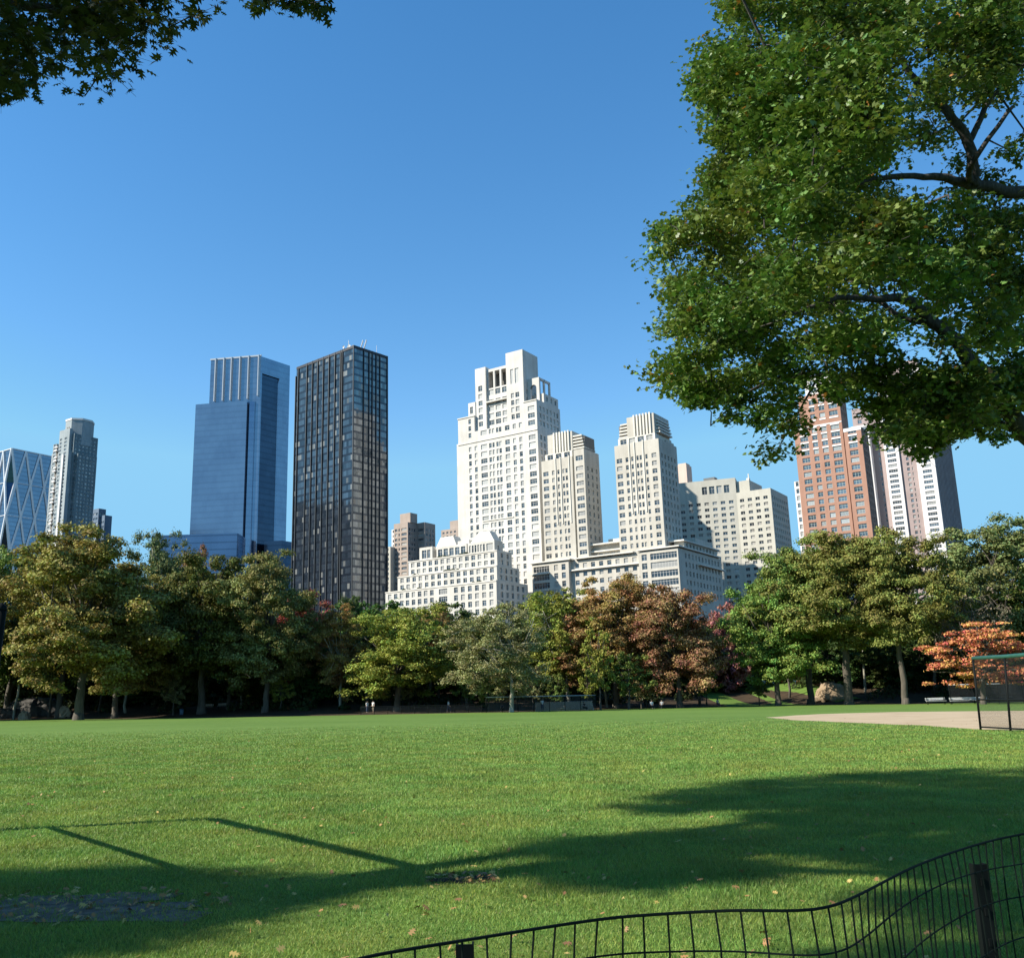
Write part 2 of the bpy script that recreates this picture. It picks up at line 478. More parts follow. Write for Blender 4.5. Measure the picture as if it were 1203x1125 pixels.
def limestone_tower():
    b = Bld('limestone_tower', 630.1, 469.7, 438, 33, 'tall white limestone tower stepping up to a loggia crown, tallest of the pale buildings', 'skyscraper')
    cols = [(-47.1, -42.3), (-40.1, -38.5), (-36.6, -35), (-32.8, -29.1), (-27.9, -26.4), (-25.9, -24.7), (-23.6, -22.3), (-21.9, -20.5),
            (-18.4, -15.8), (-13.9, -12.1), (-10.3, -8.6), (-5, -1.2)]
    R = rows(32.2, 141, 3.58, 2.35)
    rc = spaced(1.5, 21, 3.2, 1.7)
    inner = [c for c in cols if c[0] > -36 and c[1] < -7.4]
    b.block(-46.5, 0, 0, 22, 0, 126.5, 'white_stone', cols, R, rc, R, rc, R)
    b.block(-48.4, -46.5, 1.2, 20, 0, 127.3, 'white_stone')
    # shoulders of the stepped top
    b.block(-7.4, 0, 0, 22, 126.5, 141.2, 'white_stone', cols, R, rc, R, parapet=.9)
    b.block(-36.4, -7.4, 0, 22, 126.5, 131.6, 'white_stone', cols, R)
    b.block(-46.5, -36.4, 0, 20, 126.5, 140, 'white_stone', cols, R, lc=rc, lr=R, parapet=.9)
    b.block(-40.7, -36.4, 1.0, 20, 140, 147.2, 'white_stone', [(-39.6, -37.8)], [(141.5, 145)], parapet=.6)
    b.block(-36.4, -30, 1.4, 18, 131.6, 164.4, 'white_stone', [(-34.6, -32.2)], rows(134, 151, 3.58, 2.4) + [(152.2, 155)], parapet=.6)
    b.block(-30, -17.5, 2.6, 20, 131.6, 153, 'white_stone', [(-29.2, -26.2), (-25.2, -22.2), (-21.2, -18.4)], rows(134, 148, 3.58, 2.4) + [(149.4, 152.2)])
    b.block(-17.5, -7.6, 1.0, 15, 131.6, 168.4, 'white_stone', [(-15, -13.2), (-12.4, -10.2)], rows(134, 150, 3.58, 2.4) + [(152, 159.5)], spaced(2, 13, 3.6, 1.5), rows(142, 152, 4, 2.4), parapet=.7)
    b.block(-7.4, -.6, 8, 21.6, 141.2, 146.3, 'white_stone', rc=spaced(9, 21, 3.3, 1.7), rr=[(142.6, 145)], parapet=.5)
    # open loggia of the crown: piers, lintel, dark inside
    mb = MB()
    for x0, x1 in ((-30, -29.2), (-26.3, -25.3), (-22.4, -21.4), (-18.2, -17.5)): mb.box(x0, x1, 2.6, 3.8, 153, 161.6)
    mb.box(-30, -17.5, 2.6, 8, 161.6, 163)
    mb.build('loggia', [M['white_stone']], b.root)
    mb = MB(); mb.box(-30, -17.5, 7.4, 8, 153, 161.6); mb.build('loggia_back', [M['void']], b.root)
    # arched screen on the shoulder
    mb = MB()
    x0, x1, zb, zt = -7.5, -.8, 141.2, 153.6
    xc, hw, zs = -4.1, 1.7, 148.6
    pts = [(xc + hw * math.cos(t), zs + hw * math.sin(t)) for t in np.linspace(0, math.pi, 9)]
    for y in (4.4, 5.6):
        mb.quad((x0, y, zb), (xc - hw, y, zb), (xc - hw, y, zt), (x0, y, zt)); mb.quad((xc + hw, y, zb), (x1, y, zb), (x1, y, zt), (xc + hw, y, zt))
        for (a, c), (d, e) in zip(pts[:-1], pts[1:]): mb.quad((d, y, e), (a, y, c), (a, y, zt), (d, y, zt))
    mb.quad((x0, 4.4, zt), (x1, 4.4, zt), (x1, 5.6, zt), (x0, 5.6, zt)); mb.quad((x1, 4.4, zb), (x1, 5.6, zb), (x1, 5.6, zt), (x1, 4.4, zt))
    mb.quad((xc - hw, 4.4, zb), (xc - hw, 5.6, zb), (xc - hw, 5.6, zs), (xc - hw, 4.4, zs)); mb.quad((xc + hw, 5.6, zb), (xc + hw, 4.4, zb), (xc + hw, 4.4, zs), (xc + hw, 5.6, zs))
    mb.box(x1 - .8, x1, 9, 10, 146.3, 153.6); mb.box(x1 - .8, x1, 14, 15, 146.3, 153.2); mb.box(x1 - .8, x1, 5.6, 15, 152.4, 153.55)
    mb.build('arched_screen', [M['white_stone']], b.root)
    # ledges, balcony and slot details
    mb = MB(); mb.box(-30, -17.4, .9, 2.6, 145.3, 145.9); mb.build('balcony', [M['trim_stone']], b.root)
    mb = MB()
    for z, xa, xb in ((126.5, -46.6, 0), (140.0, -46.7, -36.3), (86.2, -32.8, -15), (141.2, -7.5, .15)):
        mb = MB(); mb.box(xa, xb + .1, -.35, -.003, z - .5, z); mb.build('cornice', [M['trim_stone']], b.root)
    b.windows('win_light', 'frame')


def terraced_house():
    b = Bld('terraced_apartment_house', 583, 680, 405, 33, 'low ivory stone apartment block with planted terraces in front of the white tower', 'apartment building')
    def cols(a, c): return spaced(a + .8, c - .8, 3.35, 2.0)
    R0 = [(37.3, 39.7), (40.8, 43.2), (44.2, 46.6), (47.6, 50)]
    b.block(-61.2, 0, 0, 24.8, 0, 51.3, 'house_stone', cols(-61.2, -32) + cols(-24, 0) + [(-30.6, -26)], R0, spaced(2, 23, 4.2, 1.8), R0, parapet=.9)
    R1 = [(51.9, 53.9), (54.9, 57)]
    b.block(-55.5, -.8, 1.8, 19.4, 51.2 - .8, 57.9, 'house_stone', cols(-55.5, -.8), R1, spaced(3, 19, 4, 1.7), R1, parapet=.8)
    R2 = [(58.7, 60.6), (61.6, 63.7)]
    b.block(-50.6, -1.7, 3.6, 15, 57.1, 64.7, 'house_stone', cols(-50.6, -1.7), R2, spaced(5, 14, 4, 1.7), R2, parapet=.8)
    b.block(-45.6, -38.2, 5.4, 12, 63.9, 70.5, 'house_stone', [(-44.2, -41.6), (-41.2, -39.4)], [(65.4, 69.2)], parapet=.5)
    b.block(-35.8, -19, 5.4, 12, 63.9, 69.7, 'house_stone', spaced(-35.4, -19.4, 3.2, 2.4), [(65.2, 68.6)], parapet=.5)
    b.block(-18.4, -4.2, 5.4, 12, 63.9, 69.6, 'house_stone', spaced(-18, -9, 1.5, .95) + [(-8.4, -5)], [(65.2, 68.4)], spaced(6, 11, 3, 1.4), [(65.2, 67.4)], parapet=.5)
    # sloping penthouses
    for x0, x1, y0, y1, z0, z1, sl in ((-37, -25, 6.2, 12, 69.2, 74.3, (2.4, -2.6)), (-18, -4.6, 6.2, 11.6, 69.1, 74.2, (4.6, -3.2))):
        mb = MB()
        mb.prism([(x0, y0), (x1, y0), (x1, y1), (x0, y1)], z0, z1, top=[(x0 + sl[0], y0 + .8), (x1 + sl[1], y0 + .8), (x1 + sl[1], y1), (x0 + sl[0], y1)])
        mb.build('penthouse', [M['trim_stone']], b.root)
    mb = MB(); mb.box(-25, -18.8, 7, 12, 69.2, 71.5); mb.build('penthouse', [M['house_stone']], b.root)
    mb = MB()
    for z, x0, x1, y in ((51.3, -61.3, .1, -.25), (57.9, -55.6, -.7, 1.55), (64.7, -50.7, -1.6, 3.35)):
        mb = MB(); mb.box(x0, x1, y, y + .247, z - .45, z - .02); mb.build('cornice', [M['trim_stone']], b.root)
    # planting along the terraces
    n = 5200
    tier = RNG.integers(0, 3, n); xs = np.empty(n); ys = np.empty(n); zs = np.empty(n)
    spans = [((-52, -36), (-20, -2)), ((-50, -44), (-30, -20)), ((-34, -28), (-22, -18))]
    centres = {t: [(random.uniform(*random.choice(spans[t])), random.uniform(.35, 1.1)) for _ in range(12)] for t in range(3)}
    for i in range(n):
        cx, r = random.choice(centres[tier[i]])
        d = RNG.normal(size=3); d /= np.linalg.norm(d)
        xs[i] = cx + d[0] * r * 1.3; ys[i] = (.9, 2.75, 4.5)[tier[i]] + d[1] * .45; zs[i] = (50.6, 57.3, 64.1)[tier[i]] + .5 + abs(d[2]) * r
    P = np.stack([xs, ys, zs], 1)
    o = link('terrace_planting', np_mesh('terrace_planting', leaf_quads(P, RNG.normal(size=(n, 3)), .32), 4, M['leaf_hedge']), b.root)
    o['kind'] = 'stuff'
    b.windows('win', 'frame')


def leaf_quads(P, N, size):
    """rhombic leaf sprays at P facing N"""
    n = len(P)
    N = N / np.maximum(np.linalg.norm(N, axis=1, keepdims=True), 1e-6)
    r = RNG.normal(size=(n, 3)); U = np.cross(N, r); U /= np.maximum(np.linalg.norm(U, axis=1, keepdims=True), 1e-6)
    V = np.cross(N, U)
    sz = (size * RNG.uniform(.6, 1.35, n))[:, None]
    k = RNG.uniform(.55, .9, n)[:, None]
    fold = N * sz * .18
    out = np.stack([P - U * sz * .5, P - V * sz * .5 * k + fold, P + U * sz * .5, P + V * sz * .5 * k + fold], 1)
    return out.reshape(-1, 3)


M['leaf_hedge'] = leaf_mat('hedge leaves', (.05, .085, .03))


def twin_towers():
    b = Bld('twin_tower_apartment_house', 605 + 920 / 4.812, 620 + 110 / 4.812, 392, 33, 'pale tan apartment house with two art deco towers on a banded base', 'apartment building')
    # base
    band = [(56.9, 59.5), (53.2, 55.8), (49.5, 52.1), (45.8, 48.4), (42.1, 44.7)]
    mid = [(57.2, 59.3), (53.5, 55.6), (49.8, 51.9), (46, 48.1), (42.3, 44.4)]
    rcol = spaced(6, 46, 3.6, 1.6)
    b.block(-18, 0, 0, 48, 0, 60.8, 'tan_brick', [(-12.6, -.6), (-16.6, -14.2)], band, rcol, mid, parapet=.7)
    b.block(-52, -18, 2.2, 44, 0, 60.7, 'tan_brick', spaced(-51, -19, 3.9, 2.0), mid, parapet=.7)
    b.block(-71, -52, 0, 44, 0, 60.8, 'tan_brick', [(-70.2, -62), (-59.5, -57.5), (-55.6, -53.6)], band, parapet=.7)
    b.block(-46, -21.5, 7, 40, 60, 67.2, 'tan_brick', spaced(-44, -23, 3, 2.1), [(61.6, 63.4)])
    b.block(-38, -28, 12, 30, 67.2, 70, 'trim_stone')
    mb = MB()      # cornices and balcony slabs
    for x0, x1, y0, y1, z in ((-71.6, -50.8, -.9, 6, 61.6), (-49.5, -20.8, .6, 7, 61.7), (-18.4, .9, -.9, 46, 61.75), (-53, -17, 1, 2.2, 56.7), (-44, -17.9, 5, 8, 64.4),
                              (-46, -22, 4.6, 7, 67.5), (-6, 1.4, 20, 49, 56.0), (-14, .4, 6, 46, 65.0), (-71.6, -62, -.7, 0, 56.5)):
        mb = MB(); mb.box(x0, x1, y0, y1, z - .55, z); mb.build('cornice', [M['trim_stone']], b.root)
    b.block(-5, -.6, 8, 45, 61.75, 64.4, 'tan_brick', rc=rcol, rr=[(62.3, 63.9)])
    b.block(-9, -2, 24, 44, 65, 68, 'tan_brick')

    def tower(ox, oy, W, D, zt, left_louver, right_bay):
        # piers between recessed window strips, so the openings line up in tall flutes
        R = rows(63.2, zt - 4.5, 3.45, 2.0)
        s = W / 21.0
        C1 = [(ox + a * s, ox + c * s) for a, c in ((-20.2, -17.6), (-15.9, -14.6), (-13.2, -12.2), (-10.7, -9.7), (-9.2, -8.2), (-6.5, -5.5), (-3.6, -1.4))]
        rc = spaced(oy + 1, oy + D - 1, 3.1, 1.3)
        xr = ox - 4.9 * s if right_bay else ox
        if right_bay:
            b.block(ox - W, xr - .9, oy, oy + D, 60.9, zt, 'tan_brick', [c for c in C1 if c[1] < xr - 1], R, lc=rc, lr=R, parapet=.6)
            b.block(xr, ox, oy, oy + D, 60.9, zt + 2.6, 'tan_brick', [(xr + .9, ox - .7)], R + [(zt - 2.6, zt - .4)], rc, R, parapet=.6)
            b.block(xr - .9, xr, oy + 1.2, oy + D, 60.9, zt, 'tan_brick')
        else:
            b.block(ox - W, ox, oy, oy + D, 60.9, zt, 'tan_brick', C1, R, rc, R, rc, R, parapet=.6)
        # shallow vertical piers
        mb = MB()
        for u in (-11.5, -7.35, -14.0):
            mb.box(ox + u * s - .22, ox + u * s + .22, oy - .35, oy - .003, 78, zt + .6)
        mb.build('pier', [M['trim_stone']], b.root)
        # glazed belt below the crown
        x0, x1 = ox - W + 1.6 * s, ox - (6 * s if right_bay else 1.8 * s)
        b.block(x0, x1, oy + .8, oy + D - 1, zt - .6, zt + 3, 'trim_stone', spaced(x0 + .5, x1 - .5, 3.6, 3.0), [(zt + .3, zt + 2.5)])
        # fluted crown
        c0, c1 = (ox - 18.2 * s, ox - 6 * s) if right_bay else (ox - 15 * s, ox - 2.1 * s)
        zc = zt + 12.2
        b.block(c0, c1, oy + 1.4, oy + D - 2, zt + 3, zc, 'tan_brick')
        mb = MB()
        n = 6; m0 = c0 + (c1 - c0) * .28; m1 = c0 + (c1 - c0) * .86
        for i in range(n):
            x = m0 + (m1 - m0) * i / (n - 1)
            mb.box(x - .38, x + .38, oy + .75, oy + 1.397, zt + 3, zc + .5)
        mb.build('crown_fin', [M['trim_stone']], b.root)
        # stacked curved louvres at the side of the crown
        l0, l1 = (ox - 6 * s, ox - .6 * s) if right_bay else (c0 - 4.4 * s, c0)
        if right_bay or left_louver:
            b.block(l0, l1, oy + 2.4, oy + D - 2.5, zt + 2.6, zt + 9.2, 'void')
            mb = MB()
            for i in range(5):
                z = zt + 3.4 + i * 1.45
                e = .25 * i
                mb.box(l0 + (0 if right_bay else e), l1 - (e if right_bay else 0), oy + 1.6, oy + D - 1.8, z, z + .65)
            mb.build('crown_louvre', [M['trim_stone']], b.root)
        # the same louvres on the right flank
        mb = MB()
        for i in range(5):
            z = zt + 3.6 + i * 1.5
            mb.box(c1, ox - .3 - .3 * i if not right_bay else c1 + .4, oy + 3, oy + D - 3, z, z + .65)
        if not right_bay: mb.build('crown_louvre', [M['trim_stone']], b.root)
        b.block(ox - 8 * s, ox - 1.2, oy + D * .55, oy + D, zt - .5, zt + 1.6, 'tan_brick')
    tower(-43.3, 2.9, 22.5, 14.2, 108.4, False, True)
    tower(-6.7, 2.8, 21.2, 19, 109.2, True, False)
    # thin dark roof plant between the towers
    mb = MB(); mb.box(-33, -31.6, 16, 17.4, 70, 72); mb.box(-28.6, -27.4, 16, 17.4, 70, 73.2); mb.box(-31, -30, 18, 19, 70, 71.2)
    mb.build('roof_plant', [M['frame_dark']], b.root)
    b.windows('win', 'frame', mull=1.4)


def cream_hotel():
    b = Bld('cream_hotel_tower', 905, 573.7, 450, 33, 'cream brick slab block bent in two wings, between the tan towers and the orange tower', 'apartment building')
    R = rows(31, 96, 3.05, 1.55)
    b.block(-17, 0, 0, 26, 0, 97, 'cream_brick', spaced(-16.4, -.8, 3.7, 2.1), R, spaced(1, 25, 3.0, 1.3), R, parapet=.6)
    b.block(-17, -10.6, 1.5, 20, 96.4, 102.8, 'cream_brick', parapet=.5)
    mb = MB(); mb.box(-11.2, -10.75, 2, 2.45, 102.8, 106); mb.box(-12, -10.65, 1.8, 3.4, 102.8, 103.9); mb.build('roof_turret', [M['trim_stone']], b.root)
    # left wing turned about its joint with the right one
    L = 36.0; a = math.radians(14); U = Vector((-math.cos(a), -math.sin(a), 0)); N = Vector((math.sin(a), -math.cos(a), 0))
    O = Vector((-17.0, .05, 0)) + U * L
    mb = MB()
    cols = spaced(L - 28.5, L - .8, 3.75, 2.2)
    Rl = rows(31, 95.5, 3.05, 1.55)
    b.facade(mb, O, -U, N, L, 0, 96.4, cols, Rl, .35)
    b.facade(mb, O, -U, N, L, 96.4, 104.6, [(L - 16.5, L - 14), (L - 13, L - 10.4), (L - 9.4, L - 6.8), (L - 5.8, L - 3.2)], [(97.6, 101.4)], .5)
    e0, e1 = O, O - U * L
    for z in (104.6,):
        mb.quad((*e0.xy, z), (*e1.xy, z), (*(e1 - N * 18).xy, z), (*(e0 - N * 18).xy, z), 1)
    q0, q1 = e0 - N * 18, e1 - N * 18
    mb.quad((*e0.xy, 104.6), (*q0.xy, 104.6), (*q0.xy, 0), (*e0.xy, 0)); mb.quad((*q1.xy, 104.6), (*e1.xy, 104.6), (*e1.xy, 0), (*q1.xy, 0)); mb.quad((*q0.xy, 104.6), (*q1.xy, 104.6), (*q1.xy, 0), (*q0.xy, 0))
    mb.build('wall', [M['cream_brick'], M['roof']], b.root)
    c = O - U * (L - 13.5) - N * 6
    mb = MB(); mb.box(c.x - 2.8, c.x + 3, c.y, c.y + 4, 104.6, 107.2); mb.build('roof_plant', [M['frame_dark']], b.root)
    b.windows('win', 'frame', mull=1.1)


def orange_tower():
    b = Bld('orange_brick_tower', 1011.2, 500.9, 480, 33, 'orange brick apartment tower with white bands, partly behind overhanging leaves', 'skyscraper')
    R = rows(46.5, 170, 3.86, 2.5)
    mc = [(-31.6, -27.5), (-25.2, -22.6), (-20.3, -17.4), (-15.2, -10.8)]
    b.block(-8.7, 0, -.6, 14, 0, 134.4, 'orange_brick', [(-6.6, -2.4)], R, spaced(1, 13, 4, 1.6), R, parapet=.6)
    b.block(-34.6, -9.3, 0, 14, 0, 139.2, 'orange_brick', mc, R, lc=spaced(1, 13, 4, 1.6), lr=R, parapet=.6)
    b.block(-9.3, -8.7, .9, 14, 0, 134, 'orange_brick')
    b.block(-30.8, -9.3, 0.02, 14, 139.2, 156.3, 'orange_brick', [c for c in mc if c[0] > -30], R, spaced(1, 13, 4, 1.6), R, parapet=.6)
    b.block(-26.6, -11.5, .6, 12, 156.3, 167, 'white_panel', spaced(-25.5, -12.5, 4.4, 3.2), [(157.6, 160.2), (161.4, 164.2)], parapet=.6)
    b.block(-37.8, -34.6, 2, 14, 0, 111, 'white_panel', [(-37, -35.4)], R)
    mb = MB()
    for z in (126.3, 130.15, 134.0, 137.9, 141.7, 149.4, 153.3): 
        x0, x1 = (-34.7, -9.35) if z < 139 else (-30.85, -9.25)
        for k in range(4):
            a, c = mc[k]
            if a < x0: continue
            mb = MB(); mb.box(a - .2, c + .2, -.16, -.003, z - .1, z + .75); mb.build('lintel', [M['white_panel']], b.root)
        if z < 134: mb = MB(); mb.box(-6.8, -2.2, -.76, -.603, z - .1, z + .75); mb.build('lintel', [M['white_panel']], b.root)
    mb = MB(); mb.box(-34.75, -9.35, -.2, -.003, 138.6, 139.25); mb.build('cornice', [M['white_panel']], b.root)
    mb = MB(); mb.box(-8.8, .1, -.8, -.603, 132.6, 134.45); mb.build('cornice', [M['white_panel']], b.root)
    b.windows('win_blue', 'frame_green', mull=1.3, fw=.14)


def mauve_tower():
    b = Bld('mauve_brick_tower', 1096.1, 526.6, 560, 33, 'tall mauve brick and white tower with stepped bays, behind the hanging oak leaves', 'skyscraper')
    R = rows(46, 195, 3.25, 1.9)
    bays = [(-10.2, 0, 0, 193, 'white_panel', [(-7.4, -2.2)]), (-19.6, -10.2, 1.6, 192.5, 'mauve_brick', [(-16.2, -14.6), (-13.4, -12.8)]),
            (-28, -19.6, .4, 192.6, 'white_panel', [(-26.6, -21.4)]), (-35.5, -28, 4.2, 178, 'mauve_brick', [(-32.4, -31.4)]),
            (-40, -35.5, -1.2, 163, 'white_panel', [(-39, -36.2)]), (-46, -40, -.4, 163.2, 'white_panel', [(-44.6, -41.2)])]
    for x0, x1, y0, zt, mt, cols in bays:
        rc = spaced(2, 73, 5.2, 2.6) if x1 == 0 else ()
        b.block(x0, x1, y0, 75 if x1 > -15 else 30, 0, zt, mt, cols, R, rc, R, parapet=.5)
    b.block(-45, -30, 2, 25, 163.2, 175, 'mauve_brick', spaced(-44, -31, 4.5, 2.4), [(165, 167.4), (169, 171.4)])
    b.block(-26, -3, 3, 30, 193, 200, 'mauve_brick')
    mb = MB()       # dark vertical piers of the flank
    for i in range(14):
        y = 3 + i * 5.2
        mb.box(.003, .5, y - .9, y + .9, 0, 192)
    mb.build('pier', [M['mauve_brick']], b.root)
    c = at(1052, 424, 575)
    mb = MB()
    for k in range(6):
        t0 = math.pi * k / 6 - math.pi / 2; t1 = math.pi * (k + 1) / 6 - math.pi / 2
        for q in range(10):
            p0, p1 = 2 * math.pi * q / 10, 2 * math.pi * (q + 1) / 10
            P = lambda t, p: (-15 + 2.4 * math.cos(t) * math.cos(p), 12 + 2.4 * math.cos(t) * math.sin(p), 204 + 2.4 * math.sin(t))
            mb.quad(P(t0, p0), P(t0, p1), P(t1, p1), P(t1, p0))
    mb.tube([(-15, 12, 199.8), (-15, 12, 202)], .5, 6)
    mb.build('roof_dome', [M['steel']], b.root, True)
    b.windows('win_blue', 'frame', mull=1.4)


def curtain_panels(mb, O, U, N, edges, z0, z1, floor, band, tilt=.006, splits=None):
    """storey by storey: spandrel and slightly unevenly set panes"""
    U = Vector(U); N = Vector(N); O = Vector(O)
    z = z0
    while z < z1 - .5:
        zt = min(z + floor, z1)
        for (a, c) in edges:
            n = max(1, round((c - a) / 1.55))
            P = lambda u, v, d=0: O + U * u + Vector((0, 0, v)) + N * d
            mb.quad(P(a, z), P(c, z), P(c, z + band), P(a, z + band), 1)
            for i in range(n):
                u0, u1 = a + (c - a) * i / n, a + (c - a) * (i + 1) / n
                t1, t2 = random.gauss(0, tilt), random.gauss(0, tilt)
                w_ = (u1 - u0) / 2; h_ = (zt - z - band) / 2
                d = lambda su, sv: su * w_ * t1 + sv * h_ * t2 - .02
                mm = 0 if random.random() > .12 else 2
                mb.quad(P(u0, z + band, d(-1, -1)), P(u1, z + band, d(1, -1)), P(u1, zt, d(1, 1)), P(u0, zt, d(-1, 1)), mm)
        z = zt


def dark_tower():
    b = Bld('dark_glass_tower', 416, 404, 460, 40, 'dark bronze glass tower with vertical ribs and roof antennas, left of the white tower', 'skyscraper')
    gl = NT('bronze mirror glass')
    ge = gl.n('ShaderNodeNewGeometry'); r = ge.outputs['Random Per Island']
    gl.l(gl.mixc(r, (.085, .105, .125), (.23, .255, .28)), gl.p.inputs['Base Color'])
    gl.p.inputs['Metallic'].default_value = .9; gl.p.inputs['Roughness'].default_value = .06
    bl = NT('pane with pale blinds'); r = bl.n('ShaderNodeNewGeometry').outputs['Random Per Island']
    bl.l(bl.mixc(r, (.06, .065, .065), (.19, .19, .175)), bl.p.inputs['Base Color']); bl.p.inputs['Roughness'].default_value = .15; bl.p.inputs['IOR'].default_value = 2.0
    spn = NT('bronze spandrel'); r = spn.n('ShaderNodeNewGeometry').outputs['Random Per Island']
    spn.l(spn.mixc(r, (.05, .062, .08), (.085, .10, .125)), spn.p.inputs['Base Color']); spn.p.inputs['Metallic'].default_value = .8; spn.p.inputs['Roughness'].default_value = .14
    Wd, D, zt = 47.2, 22.6, 179.6
    fins = [-47.2, -45, -37.7, -33.1, -28.6, -24.1, -19.4, -14.6, -10.2, -8.8, 0]
    rf = [0, 6.4, 10.0, 12.2, 14.8, 17.4, 22.6]
    mb = MB()
    ed = [(a + .25 + Wd, c - .25 + Wd) for a, c in zip(fins[:-1], fins[1:]) if c - a > 1.5]
    curtain_panels(mb, (-Wd, 0, 0), (1, 0, 0), (0, -1, 0), ed, 25, zt - 1.4, 3.75, 1.15)
    curtain_panels(mb, (0, 0, 0), (0, 1, 0), (1, 0, 0), [(a + .25, c - .25) for a, c in zip(rf[:-1], rf[1:])], 25, zt - 1.4, 3.75, 1.15)
    mb.build('curtain_wall', [gl.m, spn.m, bl.m], b.root)
    mb = MB(); mb.box(-Wd + .1, -.1, .1, D - .1, 0, zt - .6); mb.build('core_wall', [M['bronze_metal']], b.root)
    for x in fins:
        mb = MB(); mb.box(x - .2, x + .2, -.5, .1, 20, zt - (5 if x < -46 else 1.2 if x < -44.5 else 0)); mb.build('rib', [M['rib']], b.root)
    for y in rf[1:]:
        mb = MB(); mb.box(-.1, .45, y - .22, y + .22, 20, zt); mb.build('rib', [M['rib']], b.root)
    mb = MB(); mb.box(-Wd + .4, 0, -.3, .1, zt - 1.4, zt - .01); mb.box(-.1, .3, .1, D, zt - 1.4, zt - .01); mb.build('parapet', [M['bronze_metal']], b.root)
    b.block(-34, -8, 6, 17, zt - .6, zt + 1.6, 'grey_panel', name='roof_plant')
    # roof antennas and dishes
    for pts, r in (([(-9, 4, zt), (-9, 4, zt + 6.2)], .16), ([(-12.5, 4, zt), (-12.5, 4, zt + 3.0)], .25), ([(-3.5, 7, zt), (-1.2, 7, zt + 5)], .3), ([(-1.9, 8, zt), (.3, 8, zt + 5)], .3),
                   ([(4 - 6, 17, zt), (4 - 6, 17, zt + 5)], .1), ([(-6.5, 5, zt), (-6.5, 5, zt + 3.4)], .12)):
        mb = MB(); mb.tube(pts, r, 6); mb.build('antenna', [M['mast']], b.root)
    for x, y, z, r in ((-8.0, 3.6, zt + 2.2, 1.3), (-5.8, 4, zt + 1.6, 1.0), (-12.5, 3.8, zt + 3.4, .8), (-36, 4, zt + 1.2, .9)):
        mb = MB(); ring = [[(x + r * t * math.cos(p), y - .35 + .5 * (1 - t * t), z + r * t * math.sin(p)) for p in np.linspace(0, 2 * math.pi, 11)[:-1]] for t in (.01, .5, 1)]
        for a, c in zip(ring[:-1], ring[1:]):
            for q in range(10): mb.quad(a[q], a[(q + 1) % 10], c[(q + 1) % 10], c[q])
        mb.tube([(x, y + .1, z), (x, y + .4, zt - .3)], .1, 5)
        mb.build('satellite_dish', [M['mast']], b.root)


M['rib'] = plain('grey bronze rib', (.05, .056, .062), .45, .4)


def blue_tower():
    b = Bld('blue_glass_tower', 307.4, 418.7, 620, 0, 'sheer blue mirror glass tower with white fins at its top, beside the dark tower', 'skyscraper')
    a8, a36 = math.radians(8), math.radians(36)
    X = Vector((math.cos(a8), -math.sin(a8), 0)); Yr = Vector((math.sin(a36), math.cos(a36), 0))
    Pt = lambda u, v: (X * u + Yr * v).xy
    mb = MB()
    mb.prism([Pt(-36.6, 0), Pt(-3.2, 0), Pt(-3.2, 25), Pt(-36.6, 25)], 0, 236); mb.build('upper_shaft', [M['blue_glass']], b.root)
    mb = MB()
    mb.prism([Pt(-44, -2.5), Pt(-7.2, -2.5), Pt(-7.2, 24), Pt(-44, 24)], 0, 203.8)
    mb.prism([Pt(-5.4, -2.5), Pt(-3.15, -1.2), Pt(-3.15, .2), Pt(-5.4, .2)], 0, 203.2)
    mb.build('lower_shaft', [M['blue_glass']], b.root)
    mb = MB(); mb.prism([Pt(-7.15, -.6), Pt(-5.45, -.6), Pt(-5.45, .2), Pt(-7.15, .2)], 0, 202); mb.build('shaded_slot', [M['navy_shaded_glass']], b.root)  # slot coloured dark, standing in for shade between the blue shafts
    mb = MB()
    mb.prism([Pt(-3.15, .02), Pt(0, 0), Pt(0, .9), Pt(-3.15, .9)], 0, 235.4)
    mb.prism([Pt(-3.15, 16), Pt(0, 16), Pt(0, 25), Pt(-3.15, 25)], 0, 235.4)
    mb.prism([Pt(-3.15, .9), Pt(0, .9), Pt(0, 16), Pt(-3.15, 16)], 223.5, 235.4)
    mb.build('corner_prow', [M['blue_glass']], b.root)
    mb = MB(); mb.prism([Pt(-3.1, .92), Pt(-1.2, .92), Pt(-1.2, 15.98), Pt(-3.1, 15.98)], 0, 223.5); mb.build('recessed_side', [M['navy_shaded_glass']], b.root)  # the tower's own glass, coloured darker to paint in the recess shade
    for u in (-32, -26, -20.5, -14.4, -8.2, -1.0):
        mb = MB(); mb.prism([Pt(u - .3, -1.6), Pt(u + .3, -1.6), Pt(u + .3, -.003), Pt(u - .3, -.003)], 205.4 if u < -2 else 207, 236.3); mb.build('fin', [M['steel']], b.root)
    mb = MB(); mb.prism([Pt(-36.8, -.5), Pt(0.1, -.5), Pt(.1, -.005), Pt(-36.8, -.005)], 235.5, 236.6); mb.build('parapet', [M['steel']], b.root)
    zp = at(215, 628.5, 600)[2]
    mb = MB(); mb.box(-60, -6, -22, -4, 0, zp); mb.build('podium', [M['podium_glass']], b.root)
    mb = MB(); mb.prism([Pt(4, 2), Pt(16, 2), Pt(16, 22), Pt(4, 22)], 0, zp - 2); mb.build('podium', [M['navy_shaded_glass']], b.root)


M['podium_glass'] = curtain_glass('slate blue glass', (.11, .17, .27), (.15, .22, .34), .15, 4.5, .2)


